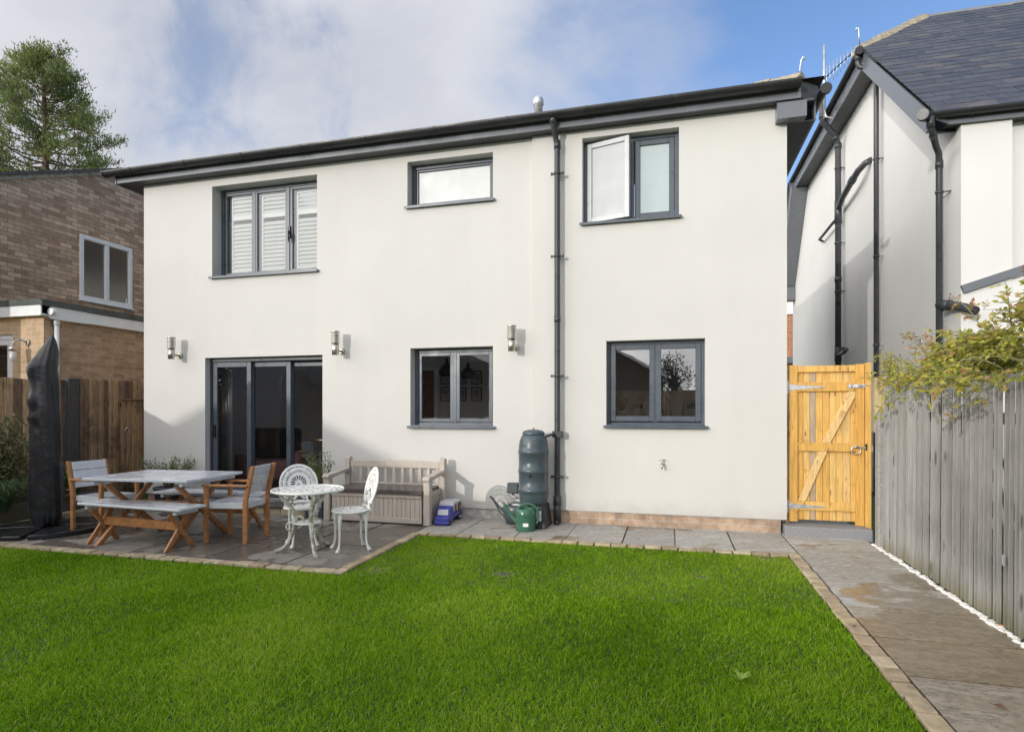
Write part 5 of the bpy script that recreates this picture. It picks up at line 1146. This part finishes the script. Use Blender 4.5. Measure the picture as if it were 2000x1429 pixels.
# climbing rose over the grey fence
def rose():
    random.seed(21); t = thing('climbing_rose', 'rambling rose with green and reddish leaves tumbling over the grey fence', 'plant', (2.45, 5.0, 0))
    st = MB(); lf = MB(); hip = MB()
    def spray(p, d, ln, nl, red, sz):
        d = Vector(d).normalized(); q = p + d * ln * .5 + Vector((0, 0, .03)); e = p + d * ln + Vector((0, 0, -.10 * ln)); P = bez(p, p + d * ln * .3 + Vector((0, 0, .06 * ln)), q, e, 8); st.tube(P, [.0045 - .0004 * i for i in range(9)], 5)
        for j in range(nl):
            f = (j + random.random()) / nl; i = min(7, int(f * 8)); c = P[i].lerp(P[i + 1], f * 8 - i); td = (P[i + 1] - P[i]).normalized()
            ax = (rnd_dir() * .9 + td * .4 + Vector((-.1, -.1, -.15))).normalized(); st.tube([c, c + ax * .05], .0015, 4)
            for s, (o, sc) in enumerate(((.02, .8), (.02, .8), (.04, .9), (.04, .9), (.055, 1.0))):
                sd = ax.cross(Vector((0, 0, 1))).normalized() * (1 if s % 2 else -1); dd = (ax * .6 + sd * .8) if s < 4 else ax
                lf.tint = max(0, min(1, random.gauss(.38 + red * .5, .17))); lf.leaf(c + ax * o, dd + rnd_dir() * .25, Vector((-.35, -.5, .8)) + rnd_dir() * .5, sz * sc * random.uniform(.7, 1.15), sz * sc * .62, .12)
        return e
    def pt(px, py, X):                                         # a point of the plant on the plane x = X
        a = (px - 1000) / 1155; b = (800 - py) / 1155; c_, s_ = math.cos(R(15.1165)), math.sin(R(15.1165)); r = (a * c_ - s_, a * s_ + c_, b); k = X / r[0]; return Vector((X, r[1] * k, 1.45 + r[2] * k))
    # main mass
    for k in range(230):
        u = random.random(); y = 4.05 + 1.9 * u ** 1.15; top = np.interp(y, [4.0, 4.4, 4.8, 5.3, 5.7, 6.1], [2.12, 2.20, 2.12, 2.05, 1.92, 1.80]); f = random.random()
        z = 1.74 + (top + .04 - 1.74) * f; x = random.uniform(2.13, 2.75); a = random.uniform(0, 6.28)
        spray(Vector((x, y, z - .05)), (math.cos(a) - .25, math.sin(a) * .8, random.uniform(-.3, .7)), random.uniform(.16, .36), 8, max(0, f - .35) * random.uniform(.2, 1.0), random.uniform(.040, .058))
    # thinner sprays towards the gate
    for k in range(95):
        y = random.uniform(5.7, 7.05); z = 1.66 + random.random() ** 1.5 * np.interp(y, [5.7, 6.3, 6.8, 7.05], [.40, .30, .18, .26]); a = random.uniform(0, 6.28)
        spray(Vector((random.uniform(2.18, 2.55), y, z)), (math.cos(a) - .2, math.sin(a) + .3, random.uniform(-.1, .7)), random.uniform(.14, .34), 7, random.uniform(0, .35), .034)
    for k in range(13):
        y = random.uniform(4.15, 5.5); x = random.uniform(1.80, 2.10); spray(Vector((x, y, random.uniform(1.62, 1.80))), (-.5, random.uniform(-.2, .7), random.uniform(-.45, .15)), random.uniform(.2, .34), 8, random.uniform(0, .5), .045)
        if k % 3 == 0: st.tube(bez((2.2, y - .1, 1.72), (2.1, y, 1.82), (x + .05, y, 1.82), (x, y, 1.74), 6), .005, 5)
    for k in range(10): spray(Vector((2.25, 7.06 + random.uniform(-.1, .05), 1.68 + random.random() * .12)), (random.uniform(-.6, .3), random.uniform(-.4, .4), 1.), random.uniform(.15, .36), 7, .15, .03)
    # canes hanging down the garden side and canes arching up
    for (y, z, d, ln, red) in ((6.35, 1.74, (-.35, -.1, -.35), .45, 0), (6.15, 1.74, (-.3, .5, -.45), .5, 0), (6.5, 1.74, (-.3, .2, -.5), .38, 0), (4.75, 1.72, (-.4, .35, -.6), .5, .1), (4.55, 1.72, (-.5, .2, -.5), .42, .6), (4.9, 1.72, (-.4, .3, -.2), .42, .5), (4.35, 1.72, (-.4, .3, -.4), .3, .1), (5.6, 1.74, (-.4, .2, -.3), .3, 0), (4.45, 2.05, (-.1, -.6, .5), .45, .1), (4.6, 2.0, (-.2, -.25, .8), .34, .3), (5.0, 2.05, (-.2, .5, .7), .35, .9), (5.65, 1.90, (-.2, .7, .55), .42, .9), (5.9, 1.9, (-.15, .6, .5), .4, .7)):
        e = spray(Vector((2.15, y, z)), d, ln, 9, red, .042)
        if red > .6:
            for q in range(5): c = e + rnd_dir() * .05; st.tube([e, c], .0015, 4); hip.lathe([(.001, -.008), (.008, 0), (.001, .008)], c, 6)
    for k in range(14): y = random.uniform(4.1, 6.6); st.tube(bez((2.5, y, .1), (2.45, y + random.uniform(-.2, .2), .9), (2.4, y + .3, 1.6), (2.25, y + random.uniform(-.5, .6), 1.95), 10), .009, 6)
    st.build('cane', M['cane'], t); lf.build('foliage', M['leaf_rose'], t); hip.build('rose_hip', M['leaf_brown'], t)
rose()

# fallen leaves
def fallen(loc, rot, label, mt, ln):
    m = MB(); m.leaf((0, 0, .004), (1, 0, .12), (0, 0, 1), ln, ln * .45, .3); m.tube([(0, 0, .004), (-ln * .3, .005, .006)], .0015, 5); o = m.build('fallen_leaf', M[mt]); o.location = loc; o.rotation_euler = (0, 0, rot); tag(o, label, 'leaf')
fallen((2.125, 4.62, .02), R(200), 'bright orange fallen leaf on the white pebbles', 'leaf_orange', .06)
fallen((2.12, 5.35, .02), R(40), 'small orange fallen leaf farther along the white pebbles', 'leaf_orange', .035)
fallen((1.52, 3.42, .003), R(-50), 'curled brown fallen leaf on the dark paving slab', 'leaf_brown', .07)
fallen((1.17, 4.38, .012), R(70), 'tiny dark fallen leaf on the sandstone edging', 'leaf_brown', .03)
fallen((.66, 2.9, .0), R(60), 'brown fallen leaf lying in the grass', 'leaf_brown', .05)
t = thing('dandelion', 'small broad leaved weed growing in the lawn', 'weed', (.36, 3.40, -.03)); m = MB(); random.seed(2)
for k in range(14): a = k * .46; m.tint = random.uniform(.6, 1); m.leaf((0, 0, .02), (math.cos(a), math.sin(a), random.uniform(.5, 1.1)), (0, 0, 1), random.uniform(.05, .09), .016, .2)
m.build('foliage', M['herb'], t, world=False)

# television aerial
ta = thing('television_aerial', 'pale television aerial on a pole against the blue sky, fixed to the slate roofed house', 'aerial', (2.98, 13.2, 7.2))
m = MB(); m.tube([(0, 0, .15), (0, 0, 1.62)], .022, 8); m.build('mast', M['galv'], ta, world=False)
m = MB(); m.tube([(0, 0, .30), (.03, 0, .17), (.15, 0, .12), (.40, .1, .15)], .022, 8); m.build('bracket', M['galv'], ta, world=False)
m = MB(); m.tube([(-.06, .1, .92), (.30, -.75, .97)], .014, 6); m.tube([(-.06, .1, .92), (-.12, .22, .78), (-.10, .18, .62)], .03, 6); m.build('boom', M['gutter'], ta, world=False)
m = MB()
for k in range(9): f = k / 8; c = Vector((-.02, .0, .925)).lerp(Vector((.30, -.75, .97)), f); hh = .24 - .13 * f; m.tube([c - Vector((0, 0, hh)), c + Vector((0, 0, hh))], .007, 5)
m.build('element', M['galv'], ta, world=False)

# ---------------------------------------------------------------- things seen through the windows
def frame_pic(x0, x1, z0, z1, y, label):
    t = thing('picture_frame', label, 'picture', ((x0 + x1) / 2, y, (z0 + z1) / 2), 0, 'framed photographs on the dining room wall'); hw, hh = (x1 - x0) / 2, (z1 - z0) / 2
    m = MB(); w_ = .018
    m.box(-hw, hw, -.02, 0, hh - w_, hh); m.box(-hw, hw, -.02, 0, -hh, -hh + w_); m.box(-hw, -hw + w_, -.02, 0, -hh + w_, hh - w_); m.box(hw - w_, hw, -.02, 0, -hh + w_, hh - w_); m.build('frame', M['black'], t, world=False)
    m = MB(); m.box(-hw + w_, hw - w_, -.01, -.001, -hh + w_, hh - w_); m.build('mount', M['toy_grey'], t, world=False)
    m = MB(); m.box(-hw * .55, hw * .55, -.013, -.0101, -hh * .55, hh * .62); m.build('photograph', M['photo'], t, world=False)
    return t
c_, s_ = math.cos(R(15.1165)), math.sin(R(15.1165))
def onY(px, py, Y): a = (px - 1000) / 1155; b = (800 - py) / 1155; r = (a * c_ - s_, a * s_ + c_, b); k = Y / r[1]; return r[0] * k, 1.45 + r[2] * k
rows = (('upper', 724, 750), ('lower', 756, 783)); colsx = (('by the oak door', 861, 880), ('in the middle', 892, 911), ('by the far corner', 921, 941))
for rn, ya, yb in rows:
    for cn, xa_, xb_ in colsx:
        x0, z1_ = onY(xa_, ya, 11.59); x1, z0_ = onY(xb_, yb, 11.59); frame_pic(x0, x1, z0_, z1_, 11.598, 'black framed photograph in the %s row %s, seen through the window' % (rn, cn))
def pendant(px, top, bot, Y, label):
    x, zt_ = onY(px, top, Y); _, zb = onY(px, bot, Y); t = thing('pendant_lamp', label, 'lamp', (x, Y, zt_), 0, 'smoked glass pendant lamps'); h = zt_ - zb
    m = MB(); m.tube([(0, 0, 2.6 - zt_), (0, 0, -.02)], .006, 6); m.build('flex', M['black'], t, world=False)
    m = MB(); m.lathe([(.03, 0), (.035, -.08), (.13, -.2 * h - .1), (.15, -.8 * h), (.12, -h)], (0, 0, 0), 20); m.build('shade', M['smoke_glass'], t, world=False)
pendant(873, 700, 735, 9.6, 'smoked glass pendant lamp hanging nearer the oak door'); pendant(914, 708, 740, 9.4, 'smoked glass pendant lamp hanging in front of the framed photographs')
t = thing('interior_door', 'dark oak door in a pale frame, seen through the ground floor window', 'door', (-4.9, 11.55, .14))
x0, z1_ = onY(826, 724, 11.57); x1, _ = onY(849, 724, 11.57); t.location = ((x0 + x1) / 2, 11.57, .14); hw = (x1 - x0) / 2
m = MB(); m.box(-hw, hw, -.03, .02, 0, z1_ - .14); m.build('leaf', M['door_wood'], t, world=False)
m = MB(); m.box(-hw - .08, -hw - .001, -.04, .02, 0, z1_ - .06); m.box(hw + .001, hw + .08, -.04, .02, 0, z1_ - .06); m.box(-hw - .001, hw + .001, -.04, .02, z1_ - .139, z1_ - .06); m.build('frame', M['upvc'], t, world=False)
t = thing('photo_frame', 'pale photo frame standing on the window board', 'picture', (-2.385, YL + .42, 1.311), R(-12)); m = MB(); m.box(-.11, .11, 0, .02, 0, .26); m.build('frame', M['upvc'], t, world=False); m = MB(); m.box(-.07, .07, -.004, -.001, .04, .22); m.build('photograph', M['photo'], t, world=False)
t = thing('potted_herb', 'bright green herb in a white pot on the kitchen window sill', 'plant', (-.63, 7.77, 1.336)); pot(t, .062, .105, 'pot_white'); shrub(t, 'herb', 22, .23, .13, .032, 14, z0=.08, seed=14, base_r=.03, start=.3)
t = thing('kitchen_tap', 'chrome swan neck kitchen tap behind the window', 'tap', (-.36, 7.98, 1.336)); m = MB(); m.tube([(0, 0, 0), (0, 0, .14)] + arc((.075, 0, .14), .075, math.pi, 0, 12)[1:] + [(.15, 0, .10)], .012, 10); m.build('spout', M['galv'], t, world=False); m = MB(); m.tube([(0, 0, .0), (0, 0, .05)], .022, 12); m.build('base', M['galv'], t, world=False)
t = thing('tray', 'pale tray beside the kitchen tap', 'tray', (-.20, 7.92, 1.336)); m = MB(); m.box(-.09, .09, -.05, .05, 0, .06); m.build('box', M['pot_white'], t, bevel=.006, world=False)
t = thing('flower_bunch', 'bunch of dusky dried flowers on the kitchen sill', 'flowers', (-.10, 7.95, 1.336)); m = MB(); m.lathe([(.001, 0), (.04, 0), (.05, .12), (.001, .12)], (0, 0, 0), 14); m.build('vase', M['pot'], t, world=False)
random.seed(31); m = MB()
for k in range(120): d = rnd_dir(); m.tint = random.random(); m.leaf(Vector((0, 0, .21)) + Vector((d.x * .075, d.y * .06, d.z * .08)), rnd_dir(), rnd_dir(), .03, .02)
m.build('flower', M['pink'], t, world=False)
for k, (x, lb) in enumerate(((-.55, 'pale washing machine with a round door, dimly seen in the kitchen behind the tap'), (.30, 'pale tumble dryer with a round door, dimly seen through the other kitchen pane'))):
    t = thing('washing_machine', lb, 'appliance', (x, 10.5, .14)); m = MB(); m.box(-.3, .3, -.28, .3, .3, 1.45); m.build('body', M['toy_grey'], t, bevel=.015, world=False)
    m = MB(); m.tube(arc((0, -.29, .95), .2, 0, 6.2832, 28), .028, 8, cap=False); m.build('door_ring', M['galv'], t, world=False); m = MB(); m.tube([(0, -.284, .95), (0, -.29, .95)], .185, 24); m.build('porthole', M['smoke_glass'], t, world=False)
    m = MB(); m.box(-.06, .08, -.29, -.281, 1.33, 1.40); m.build('display', M['black'], t, world=False); m = MB(); m.box(-.3, .3, -.3, .3, 0, .295); m.build('plinth', M['inner'], t, world=False)
t = thing('armchair', 'low pink and dark armchair inside the sliding doors', 'armchair', (-6.85, 9.05, .14), R(25))
m = MB(); m.box(-.42, .42, -.4, .4, .12, .42); m.build('seat', M['pink'], t, bevel=.08, seg=4, world=False); m = MB(); m.box(-.42, .42, .3, .5, .42, .98); m.build('backrest', M['dark_cloth'], t, bevel=.09, seg=4, world=False)
for s in (-1, 1): m = MB(); m.box(s * .46 - .09, s * .46 + .09, -.4, .45, .1, .58); m.build('arm', M['pink'], t, bevel=.07, seg=4, world=False)
t = thing('curtain', 'pale drawn back curtain inside the sliding doors', 'curtain', (-7.02, 8.12, .15)); m = MB(); P = [(-.11 + .22 * k / 24, .03 * math.sin(k * 1.05), 0) for k in range(25)]
m._add([p for q in P for p in (q, (q[0], q[1], 2.35))], [(2 * k, 2 * k + 2, 2 * k + 3, 2 * k + 1) for k in range(24)], True); o = m.build('drape', M['upvc'], t, world=False); so = o.modifiers.new('thick', 'SOLIDIFY'); so.thickness = .006
t = thing('side_table', 'small dark round side table inside the sliding doors', 'table', (-5.05, 8.9, .14)); m = MB(); m.lathe([(.001, .44), (.24, .44), (.24, .47), (.001, .47)], (0, 0, 0), 24); m.build('tabletop', M['black'], t, world=False); m = MB(); m.tube([(0, 0, 0), (0, 0, .44)], .03, 10); m.lathe([(.001, 0), (.16, 0), (.03, .03)], (0, 0, 0), 20); m.build('leg', M['black'], t, world=False)

# ---------------------------------------------------------------- trees
def pine(name, loc, H, half, z_lo, label, seed, limbs=96, pads=7, dens=38, sz=.30):
    random.seed(seed); t = thing(name, label, 'tree', loc); tr = MB(); nd = MB(); br = MB(); top = H * .93
    P = [Vector((.10 * math.sin(i * .8), .1 * math.sin(i * 1.1), top * i / 16)) for i in range(17)]
    tr.tube(P, [.44 * (1 - .90 * i / 16) + .03 for i in range(17)], 12); tr.build('trunk', M['bark'], t, world=False)
    for k in range(limbs):
        f = (k + random.random()) / limbs; z = z_lo + (top * .985 - z_lo) * f; q = z / top * 16; i = min(15, int(q)); p0 = P[i].lerp(P[i + 1], q - i); a = k * 2.399 + random.gauss(0, .35)
        prof = (1 - max(0, f - .12) ** 2.2) if f > .12 else .92
        ln = half * max(.28, prof * (1 - .25 * f)) * random.uniform(.72, 1.12)
        u = Vector((math.cos(a), math.sin(a), 0)); rise = (.10 + .85 * f ** 1.6) * ln; dip = -.10 * ln * (1 - f)
        Q = bez(p0, p0 + u * ln * .35 + Vector((0, 0, dip)), p0 + u * ln * .7 + Vector((0, 0, dip + rise * .35)), p0 + u * ln + Vector((0, 0, rise)), 9); r0 = .075 * (1 - .55 * f)
        br.tube(Q, [r0 * (1 - .085 * w) for w in range(10)], 6); tone = random.random() * .5
        for j in range(pads):
            g_ = (.98, .86, .74, .64, .54, .92, .46)[j % 7] + random.uniform(-.05, .02); w = min(8, int(g_ * 9)); b = Q[w].lerp(Q[w + 1], g_ * 9 - w); sd = u.cross(Vector((0, 0, 1)))
            l2 = ln * random.uniform(.12, .30); d = (u * random.uniform(.2, .8) + sd * random.uniform(-1, 1) + Vector((0, 0, random.uniform(.0, .5)))).normalized(); e = b + d * l2; mid = b.lerp(e, .5) - Vector((0, 0, .05)); br.tube([b, mid, e], [.026, .018, .009], 4, cap=False)
            if g_ < .6 and random.random() < .45: continue
            pr = random.uniform(.26, .50); pt_ = max(0, min(1, tone + .22 * f + random.gauss(.1, .12)))
            for w in range(3): tw = e + Vector((random.gauss(0, pr * .6), random.gauss(0, pr * .6), random.uniform(-.05, .2))); br.tube([mid, tw], [.012, .006], 3, cap=False)
            for w in range(dens):
                c = e + Vector((random.gauss(0, pr * .62), random.gauss(0, pr * .62), random.gauss(.05, .13))); dd = (rnd_dir() * .8 + d * .5 + Vector((0, 0, .6))).normalized(); nd.tint = max(0, min(1, pt_ + random.gauss(0, .10)))
                s_ = dd.orthogonal().normalized() * sz * .10; nd._add([c - s_, c + s_, c + dd * sz * random.uniform(.6, 1.1)], [(0, 1, 2)])
    br.build('limbs', M['bark'], t, world=False); nd.build('crown', M['needles'], t, world=False)
pine('pine_tree', (-36.9, 27.4, 0), 24.4, 3.75, 14.0, 'tall pine with open crown and bare trunk rising behind the brown brick house', 17)
pine('pine_tree', (-47.0, 30.5, 0), 17.4, 4.2, 9.0, 'lower dark pine half hidden behind the brick house roof', 29, limbs=50)
def broadleaf(loc, H, rad, zc, label, seed, mt='leaf_dark', n=5200, sz=.22, name='garden_tree'):
    random.seed(seed); t = thing(name, label, 'tree', loc, 0); tr = MB(); P = [Vector((.1 * math.sin(i), .08 * math.cos(i * 1.3), zc * i / 6)) for i in range(7)]; tr.tube(P, [.22 - .018 * i for i in range(7)], 9)
    cl = []
    for k in range(26):
        d = rnd_dir(); c = Vector((d.x * rad, d.y * rad, zc + d.z * (H - zc) * .9)) * 1.0; c = Vector((0, 0, zc)).lerp(c, random.uniform(.45, 1)); cl.append((c, random.uniform(.25, .5) * rad, random.random())); tr.tube(bez(P[4 + k % 3], P[5] + Vector((0, 0, .3)), c.lerp(P[6], .4), c, 6), [.07, .06, .05, .04, .03, .02, .01], 5)
    tr.build('trunk', M['bark_grey'], t, world=False); lf = MB()
    for k in range(n): c, r, tn = random.choice(cl); lf.tint = max(0, min(1, tn + random.gauss(0, .2))); d = rnd_dir(); lf.leaf(c + d * r * random.random() ** .4, rnd_dir(), rnd_dir(), sz * random.uniform(.6, 1.2), sz * .6)
    lf.build('crown', M[mt], t, world=False)

# ---------------------------------------------------------------- the far end of the garden (behind the camera): shades the lawn and shows in the window panes
bf = thing('board_fence', 'dark brown board fence closing the far end of the garden, mirrored in the kitchen window', 'fence', (0, -6, 0))
m = MB(); x = -9
while x < 2.3: m.tint = random.random(); m.box(x, x + .118, -6.02, -6, -.1, 2.12 + random.uniform(-.01, .01)); x += .12
m.build('panel', M['fence_brown'], bf)
m = MB()
for k in range(7): m.box(-9 + k * 1.85, -8.9 + k * 1.85, -6.1, -6.03, -.1, 1.9)
m.build('post', M['fence_brown'], bf)
gh = thing('gabled_house', 'dark brick gabled house beyond the garden end, mirrored in the window panes', 'house', (-16.1, -17, 0))
gx, gy, rz_ = -16.1, -14, 6.36
m = MB(); m.prism([(gx - 4, gy, 0), (gx + 4, gy, 0), (gx + 4, gy, rz_ - 1.85), (gx, gy, rz_ - .1), (gx - 4, gy, rz_ - 1.85)], (0, -9, 0)); m.build('wall', M['rear_wall'], gh)
for s in (-1, 1): m = MB(); m.prism([(gx, gy + .25, rz_ - .08), (gx + s * 4.35, gy + .25, rz_ - .08 - 4.35 * .46), (gx + s * 4.35, gy + .25, rz_ + .06 - 4.35 * .46), (gx, gy + .25, rz_ + .06)], (0, -9.6, 0)); m.build('roof', M['roof'], gh)
m = MB(); m.box(gx - .8, gx + .8, gy - .02, gy + .05, 2.8, 4.0); m.build('window', M['upvc'], gh)
sh = thing('garden_shed', 'dark timber shed with a pitched roof beyond the brown fence', 'shed', (-12.1, -1, 0))
sx, sy, sz_ = -12.44, -1.0, 3.42
m = MB(); m.prism([(sx - 1.3, sy, 0), (sx + 1.3, sy, 0), (sx + 1.3, sy, sz_ - 1.05), (sx, sy, sz_ - .1), (sx - 1.3, sy, sz_ - 1.05)], (0, -2.4, 0)); m.build('wall', M['fence_brown'], sh)
for s in (-1, 1): m = MB(); m.prism([(sx, sy + .1, sz_ - .06), (sx + s * 1.5, sy + .1, sz_ - .06 - 1.5 * .75), (sx + s * 1.5, sy + .1, sz_ - 1.5 * .75), (sx, sy + .1, sz_)], (0, -2.6, 0)); m.build('roof', M['felt'], sh)
broadleaf((-6.7, -6.9, 0), 2.35, .55, 1.7, 'round dark shrub tree behind the far garden fence', 41, n=900, sz=.10)
broadleaf((-5.3, -7.0, 0), 2.5, .6, 1.75, 'airy spreading tree behind the far garden fence', 43, n=900, sz=.10)
broadleaf((-3.7, -6.9, 0), 2.25, .5, 1.6, 'low tufted tree behind the far garden fence', 44, n=900, sz=.10)
broadleaf((.2, -13.5, 0), 4.3, 1.2, 3.0, 'loose airy tree beside the dark outbuilding', 47, n=1800, sz=.12)
ob = thing('outbuilding', 'dark timber outbuilding with a pale barge line, mirrored in the kitchen window', 'shed', (-2.4, -13, 0))
m = MB(); m.prism([(-4.4, -12, 0), (-.4, -12, 0), (-.4, -12, 3.0), (-2.4, -12, 4.1), (-4.4, -12, 3.0)], (0, -3, 0)); m.build('wall', M['rear_wall'], ob)
for s in (-1, 1): m = MB(); m.prism([(-2.4, -11.8, 4.12), (-2.4 + s * 2.2, -11.8, 2.9), (-2.4 + s * 2.2, -11.8, 3.0), (-2.4, -11.8, 4.22)], (0, -3.3, 0)); m.build('roof', M['roof'], ob); m = MB(); m.bar((-2.4, -11.77, 4.15), (-2.4 + s * 2.2, -11.77, 2.93), .03, .12, (0, 0, 1)); m.build('barge_board', M['upvc'], ob)
broadleaf((-10.4, -15, 0), 4.1, 1.7, 2.6, 'dense dark evergreen added unseen beside the far gabled house to darken the window reflection', 58, n=5200, sz=.16)  # unseen tree, added to keep bright sky out of the dining window's reflection
broadleaf((-24.5, -14, 0), 6.6, 2.6, 4.2, 'broad dark tree added unseen past the gabled house to darken the patio door reflection', 59, n=5200, sz=.24)  # unseen tree put in to block the sky mirrored in the patio doors
broadleaf((-8.5, -24, 0), 8.0, 2.6, 5.8, 'large tree beside the far gabled house', 53, n=3600, sz=.3)
